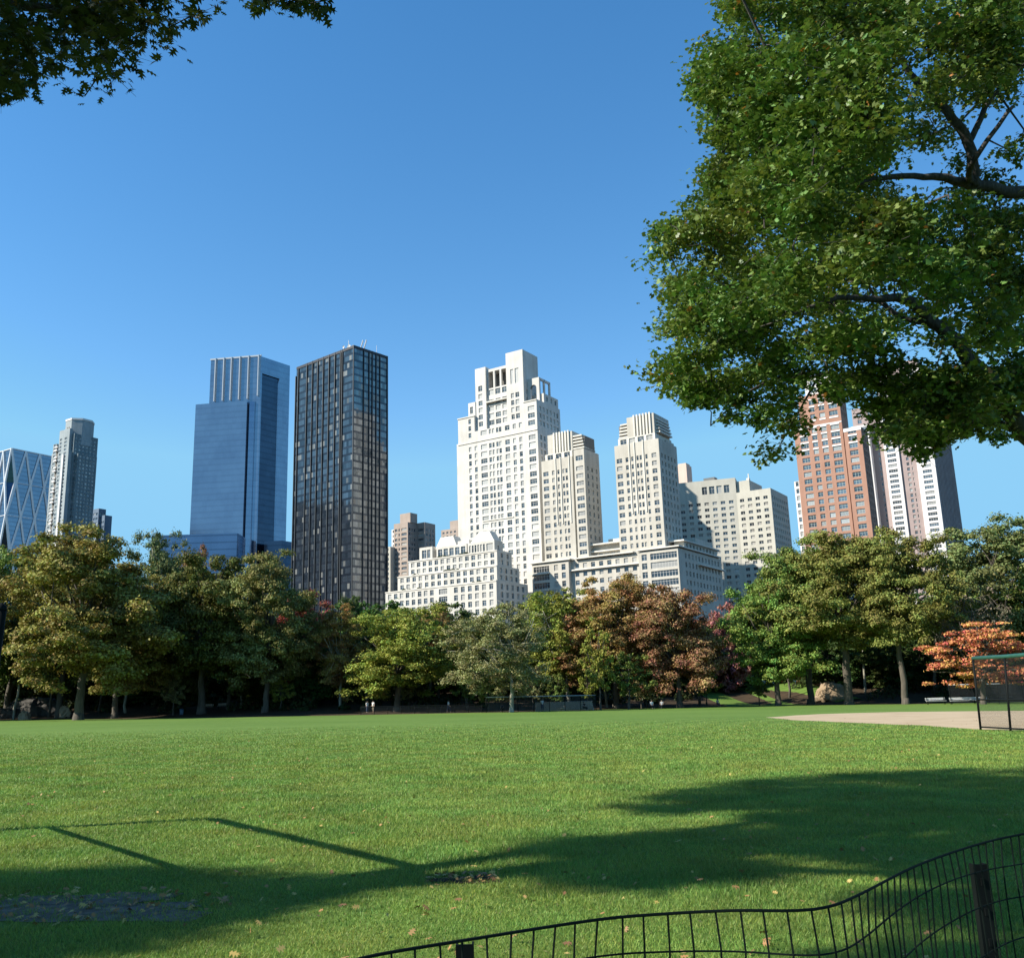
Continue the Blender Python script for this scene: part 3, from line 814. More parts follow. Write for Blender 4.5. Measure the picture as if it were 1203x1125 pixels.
def lattice_tower():
    b = Bld('lattice_glass_tower', 14, 526.5, 850, 33, 'blue glass tower wrapped in white steel triangles at the far left edge', 'skyscraper')
    D = 54.0; Wd = 40.0; zt = 240.0
    nf = 4
    h = 31.0     # height of one triangle
    # bird's-mouth corner: footprint narrows alternately
    mb = MB()
    zs = [zt - h * k for k in range(0, 8)]
    levels = []
    for k, z in enumerate(zs):
        c = 0 if k % 2 == 0 else 5.5
        levels.append((z, c))
    for (za, ca), (zb, cb) in zip(levels[:-1], levels[1:]):
        A = [(-Wd, 0), (-ca, 0), (0, ca), (0, D), (-Wd, D)]; Bp = [(-Wd, 0), (-cb, 0), (0, cb), (0, D), (-Wd, D)]
        for i in range(5):
            j = (i + 1) % 5
            m = 1 if i == 1 else 0
            mb.poly([(*Bp[i], zb), (*Bp[j], zb), (*A[j], za), (*A[i], za)], m)
    mb.poly([(-Wd, 0, zt), (0, 0, zt), (0, D, zt), (-Wd, D, zt)])
    mb.build('glass_wall', [M['lattice_glass'], M['navy_shaded_glass']], b.root)
    mb = MB()
    def seg(p, q, r=1.15): mb.tube([p, q], r, 5)
    n = 4; st = D / n
    for k in range(len(zs) - 1):
        za, zb = zs[k], zs[k + 1]
        for i in range(n + 1):
            y = i * st
            if k % 2 == 0:
                ylo = [y - st / 2, y + st / 2]
                y0 = y
            else:
                y0 = y - st / 2; ylo = [y0 - st / 2, y0 + st / 2]
            for yl in ylo:
                if 0 <= y0 <= D and 0 <= yl <= D: seg((.2, y0, za), (.2, yl, zb))
        for i in range(-3, 1):
            x0 = i * 13.0 - (0 if k % 2 == 0 else 6.5)
            for xl in (x0 - 6.5, x0 + 6.5):
                if -Wd <= x0 <= 0 and -Wd <= xl <= 0: seg((x0, -.2, za), (xl, -.2, zb), .95)
        c0, c1 = levels[k][1], levels[k + 1][1]
        seg((-c0, -.1, za), (-c1, -.1, zb), .95); seg((.1, c0, za), (.1, c1, zb), .95)
        seg((.1, c1, zb), (.1, D, zb), .4); seg((-c1, -.1, zb), (-Wd, -.1, zb), .4)
    seg((.1, 0, zt), (.1, D, zt), .7); seg((0, -.1, zt), (-Wd, -.1, zt), .7)
    mb.build('steel_lattice', [M['white_steel']], b.root)


def octagon_tower():
    b = Bld('octagon_crowned_tower', 80, 492, 800, 33, 'slim grey green apartment tower with an octagonal top beside the lattice tower', 'skyscraper')
    o = b.o
    loc = lambda px, py, Y: (lambda p: ((p[0] - o[0]) * math.cos(b.ang) - (p[1] - o[1]) * math.sin(b.ang), (p[0] - o[0]) * math.sin(b.ang) + (p[1] - o[1]) * math.cos(b.ang), p[2]))(at(px, py, Y))
    R = rows(120, 236, 3.3, 1.9)
    # octagonal crown
    cx, cy, r = -1.5, 12.5, 11.6
    oc = [(cx + r * math.cos(t), cy + r * math.sin(t)) for t in [math.pi / 8 + k * math.pi / 4 for k in range(8)]]
    mb = MB(); mb.prism(oc, 228, 251.5, 0, None, 1); mb.build('crown', [M['pale_panel'], M['roof']], b.root)
    mb = MB(); mb.prism([(cx + (p[0] - cx) * 1.03, cy + (p[1] - cy) * 1.03) for p in oc], 250.3, 251.9); mb.build('crown_rim', [M['white_panel']], b.root)
    for dx in (-2.1, .5):
        for dz in (0, 3):
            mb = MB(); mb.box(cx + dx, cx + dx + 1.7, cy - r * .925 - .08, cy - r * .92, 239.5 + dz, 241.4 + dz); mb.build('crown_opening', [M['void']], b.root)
    b.block(-13.5, 9, 1.5, 24, 0, 237, 'grey_panel', spaced(-13, 8.5, 3.4, 2.2), R, spaced(2, 23, 3.2, 2.0), R)
    b.block(-9, 6, -1.2, 1.5, 0, 241.5, 'pale_panel', [(-7.6, -4.8), (-.8, 2.8)], R)
    b.block(-18.5, -13.5, -.5, 22, 0, 231, 'pale_panel', [(-17.6, -14.4)], R)
    b.block(9, 12.5, 4, 22, 0, 219, 'grey_panel', [(9.6, 11.9)], R, spaced(5, 21, 3.2, 2.0), R)
    b.block(-1.6, .6, -2.2, -1.2, 0, 219, 'white_panel')
    b.block(-24, -18.5, 2, 20, 0, 224, 'pale_panel', [(-23, -19.5)], R)
    b.block(5.6, 7.6, -2.0, 1.5, 0, 221, 'pale_panel')
    for k in range(9):                        # clustered balconies with dark recess
        z = 150 + k * 9.2
        mb = MB(); mb.box(-13.6, -9.2, -2.6, -.5, z, z + 1.2); mb.box(-13.2, -9.4, -2.2, -.5, z + 3.2, z + 4.2); mb.build('balcony', [M['white_panel']], b.root)
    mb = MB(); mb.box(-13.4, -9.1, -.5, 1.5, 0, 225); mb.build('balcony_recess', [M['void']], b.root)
    b.windows('win_blue', 'frame', mull=1.2)


def small_buildings():
    b = Bld('blue_office_block', 116, 600, 700, 33, 'low blue grey office block just right of the octagonal tower', 'office building')
    z = at(116, 597, 700)[2]; z2 = at(127, 605, 700)[2]
    b.block(-7, 0, 0, 6, 0, z, 'slate_panel', spaced(-6.5, -.5, 3, 2.4), rows(z - 30, z - 1, 3.6, 1.7), spaced(.5, 5.5, 2.5, 1.9), rows(z - 30, z - 1, 3.6, 1.7))
    b.block(0, 5, 2, 8, 0, z2, 'slate_panel', spaced(.4, 4.6, 2, 1.5), rows(z2 - 24, z2 - 1, 3.6, 1.7))
    b.windows('win_blue', 'frame_dark')
    b = Bld('brown_apartment_tower', 479, 613, 600, 33, 'distant brown brick apartment tower between the dark tower and terraced block', 'apartment building')
    z = at(479, 613, 600)[2]; zc = at(480, 601.5, 600)[2]; zr = at(493, 612, 600)[2]; zl = at(460, 641, 600)[2]
    R = rows(62, z - 2, 3.1, 1.7)
    b.block(-11.5, 0, 0, 9, 0, z, 'brown_brick', [(-10.6, -8.6), (-7.6, -6.6), (-5.2, -1)], R, spaced(.6, 8.4, 2.6, 1.5), R)
    b.block(-8, 0.5, 2, 9, z, zc, 'brown_brick')
    b.block(0, 6.5, 9, 20, 0, zr, 'brown_brick', [(1, 5.4)], R, spaced(9.6, 19, 2.8, 1.5), R)
    b.block(-15, -11.5, 2, 10, 0, z - 3, 'white_panel', [(-14.2, -12.2)], R)
    b.block(-17.5, -11, -4, 2, 0, zl, 'cream_brick', [(-16.6, -15), (-14, -12.2)], R)
    b.windows('win', 'frame')
    b = Bld('pink_apartment_tower', 536, 615, 720, 33, 'sliver of pinkish tower showing left of the white limestone tower', 'apartment building')
    z = at(536, 611, 720)[2]; z2 = at(530, 621, 720)[2]
    R = rows(80, z2 - 1, 3.1, 1.6)
    b.block(-6, 4, 0, 10, 0, z, 'brown_brick'); b.block(-13, 4, -2, 0, 0, z2, 'brown_brick', spaced(-12.5, 2, 3, 1.8), R)
    b.windows('win', 'frame')
    b = Bld('slim_pink_tower', 806, 545, 560, 33, 'slim pale pink tower end rising between the tan tower and the cream block', 'apartment building')
    z = at(801, 545.5, 560)[2]
    b.block(-6.2, 0, 0, 8, 0, z, 'pink_wall'); b.block(-5.6, -.6, 1, 7, z, z + 1.2, 'pink_wall')


M['pink_wall'] = stone('pale pink stucco', (.58, .44, .36), (.66, .52, .43))


def mirrored_block():
    b = Bld('pale_apartment_block', 0, 0, 1, 0, 'pale apartment block beyond the left edge, mirrored in the lower dark glass tower', 'apartment building', base=(-318, 372, 0))
    b.block(-30, 0, 0, 150, 0, 148, 'white_panel', rc=spaced(1, 149, 4.2, 2.2), rr=rows(70, 146, 3.4, 1.9))
    b.windows('win_light', 'frame')


mirrored_block()
limestone_tower(); terraced_house(); twin_towers(); cream_hotel(); orange_tower(); mauve_tower()
dark_tower(); blue_tower(); lattice_tower(); octagon_tower(); small_buildings()

# ------------------------------------------------------------------ ground
EDGE = np.array([(-4000, 190), (-160, 180), (-100, 168), (-86, 163), (-60, 150), (-37, 140.5), (-1, 141), (20, 152), (41.5, 165), (47, 160), (54, 142.5), (70, 138), (120, 130), (4000, 130)], float)
edge = lambda x: np.interp(x, EDGE[:, 0], EDGE[:, 1])
slope = lambda x: -.01 * np.clip(x, -200, 200)


def gz(x, y):
    d = np.clip((y - edge(x) - 2) / 55, 0, 1)
    return slope(x) + d * d * (3 - 2 * d) * 4.0


def lawn_mat():
    k = NT('mown lawn'); co = k.coord()
    a = k.noise(co, .05, 5, .6); b = k.noise(co, 1.3, 6, .75); c = k.noise(co, 9, 5, .8)
    # faint mowing bands sweeping round the infield
    sx = k.n('ShaderNodeSeparateXYZ'); k.l(co, sx.inputs[0])
    dx = k.math('SUBTRACT', sx.outputs[0], 62.0); dy = k.math('SUBTRACT', sx.outputs[1], 38.0)
    r = k.math('SQRT', k.math('ADD', k.math('MULTIPLY', dx, dx), k.math('MULTIPLY', dy, dy)))
    r = k.math('ADD', r, k.math('MULTIPLY', a, 4.0))
    band = k.math('SINE', k.math('MULTIPLY', r, 2.3))
    m = k.math('ADD', k.math('MULTIPLY', a, .35), k.math('MULTIPLY', b, .3)); m = k.math('ADD', m, k.math('MULTIPLY', c, .35))
    m = k.math('ADD', m, k.math('MULTIPLY', band, .06))
    col = k.mixc(k.ramp(m, .36, .64), (.078, .145, .024), (.155, .235, .050))
    yel = k.math('GREATER_THAN', k.noise(co, .7, 6, .75), .60)
    col = k.mixc(k.math('MULTIPLY', yel, .35), col, (.16, .19, .055))
    k.l(col, k.p.inputs['Base Color']); k.p.inputs['Roughness'].default_value = .9; k.p.inputs['Specular IOR Level'].default_value = .1
    bp = k.n('ShaderNodeBump'); bp.inputs['Strength'].default_value = .55; bp.inputs['Distance'].default_value = .04
    k.l(k.math('ADD', b, c), bp.inputs['Height']); k.l(bp.outputs[0], k.p.inputs['Normal'])
    return k.m


def soil(name, c1, c2, scale=1.5, bump=.4):
    k = NT(name); co = k.coord(); n = k.noise(co, scale, 8, .7)
    k.l(k.mixc(k.ramp(n, .35, .65), c1, c2), k.p.inputs['Base Color']); k.p.inputs['Roughness'].default_value = .95
    k.p.inputs['Specular IOR Level'].default_value = .1
    bp = k.n('ShaderNodeBump'); bp.inputs['Strength'].default_value = bump; bp.inputs['Distance'].default_value = .05
    k.l(k.noise(co, scale * 9, 4, .7), bp.inputs['Height']); k.l(bp.outputs[0], k.p.inputs['Normal'])
    return k.m


M['woodland'] = soil('woodland floor', (.035, .027, .018), (.085, .058, .034), .6)
M['infield'] = soil('infield clay', (.40, .30, .185), (.50, .385, .25), .35, .15)
M['dust'] = soil('dusty bare earth', (.09, .08, .07), (.22, .195, .17), 7)
M['lawn'] = lawn_mat()


def grid(name, xs, ys, zf, mat):
    X, Y = np.meshgrid(xs, ys); Z = zf(X, Y)
    nx, ny = len(xs), len(ys)
    me = bpy.data.meshes.new(name)
    idx = np.arange(nx * ny).reshape(ny, nx)
    f = np.stack([idx[:-1, :-1], idx[:-1, 1:], idx[1:, 1:], idx[1:, :-1]], -1).reshape(-1, 4)
    me.from_pydata(np.stack([X, Y, Z], -1).reshape(-1, 3).tolist(), [], f.tolist()); me.materials.append(mat)
    me.polygons.foreach_set('use_smooth', [True] * len(f)); me.update()
    return link(name, me)


axis_x = np.concatenate([[-6000, -3000, -1500, -800, -500, -350], np.arange(-260, 261, 6), [350, 500, 800, 1500, 3000, 6000]])
axis_y = np.concatenate([[-3000, -800, -300, -150, -60], np.arange(-30, 121, 10), np.arange(124, 246, 3), [260, 300, 400, 600, 1000, 2000, 4000, 8000]])
tag(grid('ground', axis_x, axis_y, lambda x, y: gz(x, y) - .03, M['woodland']), kind='structure')
lx = np.arange(-150, 151, 3.0)
lt = np.linspace(0, 1, 30)
X = np.repeat(lx[None, :], 30, 0); Yl = -25 + lt[:, None] * (edge(lx) + RNG.uniform(-.5, .5, len(lx)) + 25)[None, :]
mb = MB()
me = bpy.data.meshes.new('lawn')
idx = np.arange(30 * len(lx)).reshape(30, -1)
fq = np.stack([idx[:-1, :-1], idx[:-1, 1:], idx[1:, 1:], idx[1:, :-1]], -1).reshape(-1, 4)
me.from_pydata(np.stack([X, Yl, slope(X)], -1).reshape(-1, 3).tolist(), [], fq.tolist()); me.materials.append(M['lawn']); me.update()
tag(link('lawn', me), kind='structure')


def sheet(name, pts, mat, lift=.004, jitter=.0):
    P = []
    n = len(pts)
    for i in range(n):
        a, c = np.array(pts[i], float), np.array(pts[(i + 1) % n], float)
        m = max(1, int(np.linalg.norm(c - a) / 2.0))
        for k in range(m):
            q = a + (c - a) * k / m + RNG.normal(size=2) * jitter
            P.append((q[0], q[1], slope(q[0]) + lift))
    mb = MB(); mb.poly(P)
    return tag(mb.build(name, [mat]), kind='structure')


INFIELD = [gnd(900, 842.5)[:2], gnd(960, 838.5)[:2], gnd(1050, 836)[:2], gnd(1203, 834.5)[:2], (52, 76), (58, 60), (52, 42), (36, 33), (25, 35), gnd(1149, 856.5)[:2], gnd(1080, 852)[:2], gnd(1000, 848.5)[:2], gnd(940, 846)[:2]]
sheet('infield', INFIELD, M['infield'], .004, .12)

# worn patches in the near grass
def patch(name, px, py, rx, ry, mat):
    c = gnd(px, py); pts = []
    for t in np.linspace(0, 2 * math.pi, 33)[:-1]:
        r = .95 + .22 * math.sin(3 * t + px) + .14 * math.sin(7 * t) + random.uniform(-.16, .16)
        pts.append((c[0] + rx * r * math.cos(t), c[1] + ry * r * math.sin(t)))
    mb = MB(); mb.poly([(x, y, slope(x) + .006) for x, y in pts])
    tag(mb.build(name, [mat]), kind='structure')
    return c[0], c[1], rx, ry


patches = [patch('bare_earth', 545, 1033, .34, .2, M['woodland']), patch('bare_earth', 60, 1068, 1.45, .62, M['dust'])]


# ------------------------------------------------------------------ grass
def grass():
    n = 1050000
    d0, d1 = 3.4, 75.0
    u = RNG.uniform(size=n * 2)
    # fewer, wider blades further off
    y = d0 * (d1 / d0) ** (u ** .92)
    hw = y * .60 + 1.2
    x = RNG.uniform(-1, 1, n * 2) * hw
    keep = RNG.uniform(size=n * 2) < np.clip((d1 - y) / 45, .0, 1)
    for (cx, cy, rx, ry) in patches:
        q = ((x - cx) / rx) ** 2 + ((y - cy) / ry) ** 2
        keep &= (q > 1.25) | (RNG.uniform(size=n * 2) < .22 + .5 * np.clip(q - .25, 0, 1) + .25 * np.sin(x * 9) * np.sin(y * 14 + x * 3))
    # keep the clay bare
    c = np.zeros(len(x), bool); pj = INFIELD[-1]
    for pi in INFIELD:
        hit = ((pi[1] > y) != (pj[1] > y)) & (x < (pj[0] - pi[0]) * (y - pi[1]) / (pj[1] - pi[1] + 1e-9) + pi[0]); c ^= hit; pj = pi
    keep &= ~c
    x, y = x[keep][:n], y[keep][:n]; n = len(x)
    s = np.clip(y / 9, .5, 5.5)
    # patchy height, as mown turf is
    clump = np.sin(x * 3.1 + np.sin(y * 2.3) * 2) * np.cos(y * 2.7 + x * .8) + np.sin(x * .9 + y * .7)
    h = RNG.uniform(.018, .042, n) * (1 + .22 * clump) * np.clip(s, .9, 1.25)
    wd = RNG.uniform(.0026, .0046, n) * s
    th = RNG.uniform(0, 2 * math.pi, n)
    lean = RNG.normal(size=(n, 2)) * .5 * h[:, None]
    z = slope(x)
    bx, by = np.cos(th) * wd, np.sin(th) * wd
    V = np.empty((n, 3, 3))
    V[:, 0] = np.stack([x - bx, y - by, z], 1); V[:, 1] = np.stack([x + bx, y + by, z], 1)
    V[:, 2] = np.stack([x + lean[:, 0], y + lean[:, 1], z + h], 1)
    o = link('grass', np_mesh('grass', V.reshape(-1, 3), 3, M['blade'])); tag(o, 'mown green lawn grass', 'grass', kind='stuff')


M['blade'] = leaf_mat('grass blade', (.175, .285, .062), .3, .25, (.23, .21, .085), .035, (.45, 1.5), .2, .8)
grass()


def star_leaf():
    """pin oak leaf outline, unit long, stalk at the origin"""
    h = [(0, 0), (.05, .10), (.38, .16), (.10, .33), (.47, .52), (.11, .60), (.30, .86), (.05, .80), (0, 1.05)]
    pts = h + [(-x, y) for x, y in h[-2:0:-1]]
    return np.array(pts)


STAR = star_leaf()


SIMPLE = np.array([(0, 0), (.42, .18), (.14, .38), (.46, .66), (0, 1.05), (-.46, .66), (-.14, .38), (-.42, .18)])


def leaves_mesh(name, P, size, mat, droop=.35, flat=.5, shape=None):
    n = len(P)
    th = RNG.uniform(0, 2 * math.pi, n)
    D = np.stack([np.cos(th), np.sin(th), RNG.normal(-droop, .45, n)], 1); D /= np.linalg.norm(D, axis=1, keepdims=True)
    up = RNG.normal(size=(n, 3)) * flat + np.array([0, 0, 1.0])
    S = np.cross(D, up); S /= np.maximum(np.linalg.norm(S, axis=1, keepdims=True), 1e-6)
    N = np.cross(S, D)
    sz = (size * RNG.uniform(.65, 1.25, n))
    k = STAR if shape is None else shape; bend = RNG.uniform(.05, .4, n)
    V = P[:, None, :] + (S[:, None, :] * k[None, :, 0, None] + D[:, None, :] * k[None, :, 1, None] - N[:, None, :] * (bend[:, None] * (k[None, :, 1] ** 2 + 1.2 * np.abs(k[None, :, 0])))[:, :, None]) * sz[:, None, None]
    return np_mesh(name, V.reshape(-1, 3), len(k), mat)


def fallen():
    n = 1700
    y = 4.5 * (75 / 4.5) ** (RNG.uniform(size=n) ** .8); x = RNG.uniform(-1, 1, n) * (y * .58 + 1)
    keep = RNG.uniform(size=n) < .35 + .65 * (np.sin(x * .35 + 1) * np.sin(y * .21) > -.1)
    x, y = x[keep], y[keep]
    # thicker drifts on the worn patches
    ex, ey = [], []
    for (cx, cy, rx, ry), m in zip(patches, (60, 260)):
        r = np.sqrt(RNG.uniform(size=m)); t = RNG.uniform(0, 6.283, m)
        ex.append(cx + rx * r * np.cos(t) * 1.1); ey.append(cy + ry * r * np.sin(t) * 1.1)
    x = np.concatenate([x] + ex); y = np.concatenate([y] + ey)
    P = np.stack([x, y, slope(x) + RNG.uniform(.02, .06, len(x))], 1)
    me = leaves_mesh('fallen_leaves', P, .062, M['fallen'], 0, .35)
    tag(link('fallen_leaves', me), 'fallen tan and orange oak leaves scattered over the grass', 'leaves', kind='stuff')


k = NT('fallen leaf'); r = k.n('ShaderNodeNewGeometry').outputs['Random Per Island']
cr_ = k.n('ShaderNodeValToRGB'); k.l(r, cr_.inputs[0]); e = cr_.color_ramp.elements
e[0].color = (.30, .17, .06, 1); e[1].color = (.42, .33, .12, 1)
for p, c in ((.3, (.40, .20, .07, 1)), (.55, (.22, .11, .05, 1)), (.75, (.50, .36, .10, 1))):
    el = e.new(p); el.color = c
k.l(cr_.outputs[0], k.p.inputs['Base Color']); k.p.inputs['Roughness'].default_value = .7
M['fallen'] = k.m
fallen()

# ------------------------------------------------------------------ distant trees
M['leaf'] = leaf_mat('park tree leaves', None, .35, .18, None, 0, (.55, 1.9), .07, .22)
M['bark'] = bark('grey brown bark', (.055, .046, .034), (.12, .10, .075), 1.0)
M['pale_bark'] = bark('pale plane bark', (.20, .185, .14), (.42, .39, .31), .7)
M['dark_bark'] = bark('dark bark', (.035, .03, .026), (.075, .065, .055), 1.0)


def limb(mb, p, q, r0, r1, seed, n=6, sag=.12, seg=6):
    rr = random.Random(seed); p, q = Vector(p), Vector(q); L = (q - p).length
    side = Vector((rr.uniform(-1, 1), rr.uniform(-1, 1), rr.uniform(-.2, .6))) * L * sag
    pts = []; rad = []
    for i in range(seg + 1):
        t = i / seg
        pts.append(p.lerp(q, t) + side * (4 * t * (1 - t)) * .5 + Vector((rr.uniform(-1, 1), rr.uniform(-1, 1), rr.uniform(-1, 1))) * L * .018 * (0 < i < seg))
        rad.append(r0 + (r1 - r0) * t)
    mb.tube(pts, rad, n)
    return pts


def far_tree(seed, R, zb, zt, nl, nleaf, leaf, shape='round', open_=0.0, trunk_r=.45, twigs=0, zw=.42):
    """returns (crown mesh, trunk mesh verts) of a real sized tree; unit mesh shared by the copies"""
    rr = random.Random(seed); rng = np.random.default_rng(seed)
    lobes = []
    zc = zb + (zt - zb) * zw
    # main boughs first, then pads of leaves round the end of each bough
    boughs = []
    nb = max(14, int(nl / 2.0))
    for i in range(nb):
        u = (i + .5) / nb; ph = i * 2.39996 + rr.uniform(-.4, .4)
        cz = 1 - 1.9 * u
        s = max(0, 1 - abs(cz) ** 2.4) ** .5; rad = rr.uniform(.62, .94) if i % 5 else rr.uniform(.2, .5)
        up = (zt - zc) if cz > 0 else (zc - zb)
        boughs.append(np.array([math.cos(ph) * s * R * rad, math.sin(ph) * s * R * rad, zc + cz * up * (rad * .4 + .50)]))
    mid = np.array([0, 0, zc - (zt - zb) * .1])
    for i in range(nl * 3):
        b = boughs[i % nb]; out = (b - mid) / max(.5, np.linalg.norm(b - mid))
        c = b + rng.normal(size=3) * R * np.array([.16, .16, .13]) + out * R * rr.uniform(-.12, .10)
        lobes.append((c, R * rr.uniform(.10, .19)))
    vol = np.array([l[1] ** 2 for l in lobes]); cnt = (nleaf * vol / vol.sum()).astype(int)
    Ps, Ns = [], []
    for (c, lr), m in zip(lobes, cnt):
        if rr.random() < open_: m = int(m * .4)
        d = rng.normal(size=(m, 3)); d[:, 2] = np.where(d[:, 2] < -.2, -d[:, 2] * .6, d[:, 2]); d /= np.linalg.norm(d, axis=1, keepdims=True)
        ns = 9; sd = rng.normal(size=(ns, 3)); sd /= np.linalg.norm(sd, axis=1, keepdims=True)
        pick = rng.integers(0, ns, m)
        d = d * .7 + sd[pick] * .5
        rad = lr * (rng.uniform(.25, 1.0, m) ** .5) * (1 + .22 * rng.normal(size=ns)[pick])
        fl = .78 if shape != 'layer' else .42
        P = c + d * rad[:, None] * np.array([1.15, 1.15, fl])
        Ps.append(P); nn = d * .8 + rng.normal(size=(m, 3)) * .5 + np.array([0, 0, .45]); Ns.append(nn)
    P = np.concatenate(Ps); N = np.concatenate(Ns)
    global RNG
    crown = np_mesh('crown', leaf_quads(P, N, leaf), 4, M['leaf'])
    mb = MB()
    fork = zb + (zc - zb) * .45
    limb(mb, (0, 0, -.6), (rr.uniform(-.4, .4), rr.uniform(-.4, .4), fork), trunk_r * 1.25, trunk_r * .8, seed, 8, .04)
    mb.tube([(0, 0, -.6), (0, 0, .15), (0, 0, .9)], [trunk_r * 1.9, trunk_r * 1.5, trunk_r * 1.2], 8)
    limb(mb, (0, 0, fork - .3), (rr.uniform(-.8, .8), rr.uniform(-.8, .8), zt * .9), trunk_r * .75, .05, seed + 1, 6, .08)
    order = [(b, 1) for b in boughs[:20]]
    for i, (c, lr) in enumerate(order):
        z0 = min(fork + (c[2] - fork) * rr.uniform(0, .45), zt * .7) if c[2] > fork else fork * .85
        limb(mb, (0, 0, z0), tuple(c), trunk_r * rr.uniform(.22, .42), .05, seed + 10 + i, 5, .22)
    for i in range(twigs):
        c, lr = rr.choice(lobes); a = rng.normal(size=3) * lr * 1.6
        limb(mb, tuple(c - a * .3), tuple(c + a + np.array([0, 0, lr * .5])), .06, .02, seed + 200 + i, 4, .2, 3)
    return crown, mb


VAR = {}


def variant(key, bark_m, *a, **k):
    crown, mb = far_tree(*a, **k)
    VAR[key] = (crown, mb.mesh('trunk', [M[bark_m]], True), a[1], a[3])


#        key        bark         seed R   zb   zt  nl  nleaf  leaf
variant('broad', 'bark', 21, 9.0, 3.0, 24, 96, 84000, .34)
variant('broad_b', 'bark', 22, 9.0, 3.6, 24, 92, 82000, .34)
variant('elm', 'bark', 23, 9.0, 6.6, 24, 96, 84000, .34, trunk_r=.5)
variant('elm_b', 'bark', 24, 9.0, 6.8, 24, 92, 82000, .34, trunk_r=.48)
variant('round', 'bark', 31, 8.0, 2.2, 19, 84, 70000, .32)
variant('round_b', 'bark', 33, 8.0, 2.6, 20, 80, 68000, .32)
variant('airy', 'pale_bark', 41, 8.5, 2.6, 21, 80, 52000, .32, open_=.2, twigs=40, trunk_r=.34)
variant('airy_b', 'pale_bark', 43, 7.5, 3.0, 22, 74, 50000, .32, open_=.2, twigs=40, trunk_r=.32)
variant('layered', 'bark', 51, 5.5, 1.6, 10, 46, 15000, .28, shape='layer', trunk_r=.22)
variant('bare', 'bark', 61, 6.5, 4.0, 14, 44, 5200, .26, open_=.5, twigs=170, trunk_r=.2)
variant('young', 'bark', 71, 3.2, 1.6, 9, 34, 6000, .28, trunk_r=.14)
variant('dense', 'dark_bark', 81, 8.5, .2, 18, 90, 32000, .55, trunk_r=.3)

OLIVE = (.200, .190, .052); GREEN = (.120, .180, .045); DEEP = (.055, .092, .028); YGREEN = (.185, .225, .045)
RUST = (.245, .155, .072); BROWN = (.255, .185, .065); ORANGE = (.46, .235, .085); RED = (.25, .085, .05); GREY = (.16, .14, .09); PALE = (.20, .21, .09)


def tree(kind, name, px, Y, top, left, right, col, label, group=None, rot=None, base=None, cat='tree'):
    cm, tm, R, zt = VAR[kind]
    xc = at(px, 800, Y)[0]; z0 = float(gz(xc, Y)) - .05
    z1 = at((left + right) / 2, top, Y)[2]
    half = (at(right, 740, Y)[0] - at(left, 740, Y)[0]) / 2
    r = empty(name, (xc, Y, z0), rot if rot is not None else random.uniform(0, 6.28), label, cat, group)
    s = half / (R * 1.02); r.scale = (s, s, (z1 - z0) / (zt * 1.04))
    c = link('crown', cm, r); c.color = (*col, 1)
    off = (at((left + right) / 2, 740, Y)[0] - xc)
    if abs(off) > .8:
        a = -r.rotation_euler[2]
        c.location = (off * .75 * math.cos(a) / s, off * .75 * math.sin(a) / s, 0)
    link('trunk', tm, r)
    return r


T = tree
# left group
T('round', 'tree', 10, 176, 628, -60, 52, GREEN, 'green tree at the far left edge below the lattice tower', rot=.3)
T('broad', 'tree', 95, 146, 606, 2, 196, OLIVE, 'big olive yellow tree in the left group, widest and brightest there', rot=.8)
T('airy', 'tree', 182, 186, 608, 140, 226, (.10, .135, .055), 'thin crowned bluish green tree behind the big olive tree', rot=1.1)
T('round_b', 'tree', 222, 200, 632, 195, 250, RUST, 'rusty red treetop showing below the sheer blue tower', rot=2)
T('broad_b', 'tree', 137, 158, 660, 90, 215, OLIVE, 'olive tree with a bare straight trunk just right of the big olive tree', rot=2.2)
T('round_b', 'tree', 72, 170, 626, 14, 134, OLIVE, 'olive tree close behind the big olive yellow tree, left of its top', rot=3.3)
T('round', 'tree', 238, 160, 640, 165, 305, (.085, .10, .028), 'dark shaded tree right of the big olive tree', rot=4.0)
T('broad_b', 'tree', 312, 156, 636, 248, 368, (.155, .165, .055), 'tall olive green tree in front of the dark glass tower', rot=.5)
T('round_b', 'tree', 352, 170, 688, 318, 384, RED, 'small red topped tree at the foot of the dark glass tower', rot=1.5)
T('airy_b', 'tree', 400, 158, 702, 368, 436, (.23, .165, .05), 'orange tinged tree with a pale trunk between red and bright green trees', rot=.4)
T('round', 'tree', 412, 190, 692, 396, 430, DEEP, 'small deep green treetop behind the orange tinged tree', rot=3.4)
T('round', 'tree', 466, 152, 704, 412, 540, YGREEN, 'round bright yellow green tree left of the terraced block', rot=5.2)
T('round_b', 'tree', 515, 172, 705, 490, 548, BROWN, 'reddish brown treetop behind the bright yellow green tree', rot=2.8)
# middle
T('airy', 'tree', 600, 138, 700, 526, 640, PALE, 'pale olive plane tree with a white trunk behind the low backstop', rot=2.6)
T('airy_b', 'tree', 668, 158, 682, 606, 708, YGREEN, 'yellow green plane tree with pale leaning limbs beside the pale olive one', rot=1.9)
T('broad', 'tree', 722, 155, 666, 664, 788, BROWN, 'orange brown tree in front of the twin towers, left of the reddest one', rot=2.5)
T('round', 'tree', 797, 150, 679, 738, 852, RUST, 'round rust red tree right of the orange brown one', rot=.9)
T('young', 'young_tree', 704, 145, 728, 684, 728, YGREEN, 'slender yellow green young tree before the orange brown tree', rot=.2)
T('young', 'young_tree', 737, 147, 758, 716, 764, GREEN, 'small green young tree under the edge of the rust red tree', rot=1.6)
T('round_b', 'tree', 640, 176, 690, 596, 672, (.085, .10, .028), 'olive green tree behind the two plane trees', rot=.7)
T('dense', 'tree', 852, 196, 706, 826, 884, (.26, .12, .09), 'pinkish red tree behind the gap left of the big green group', rot=.1)
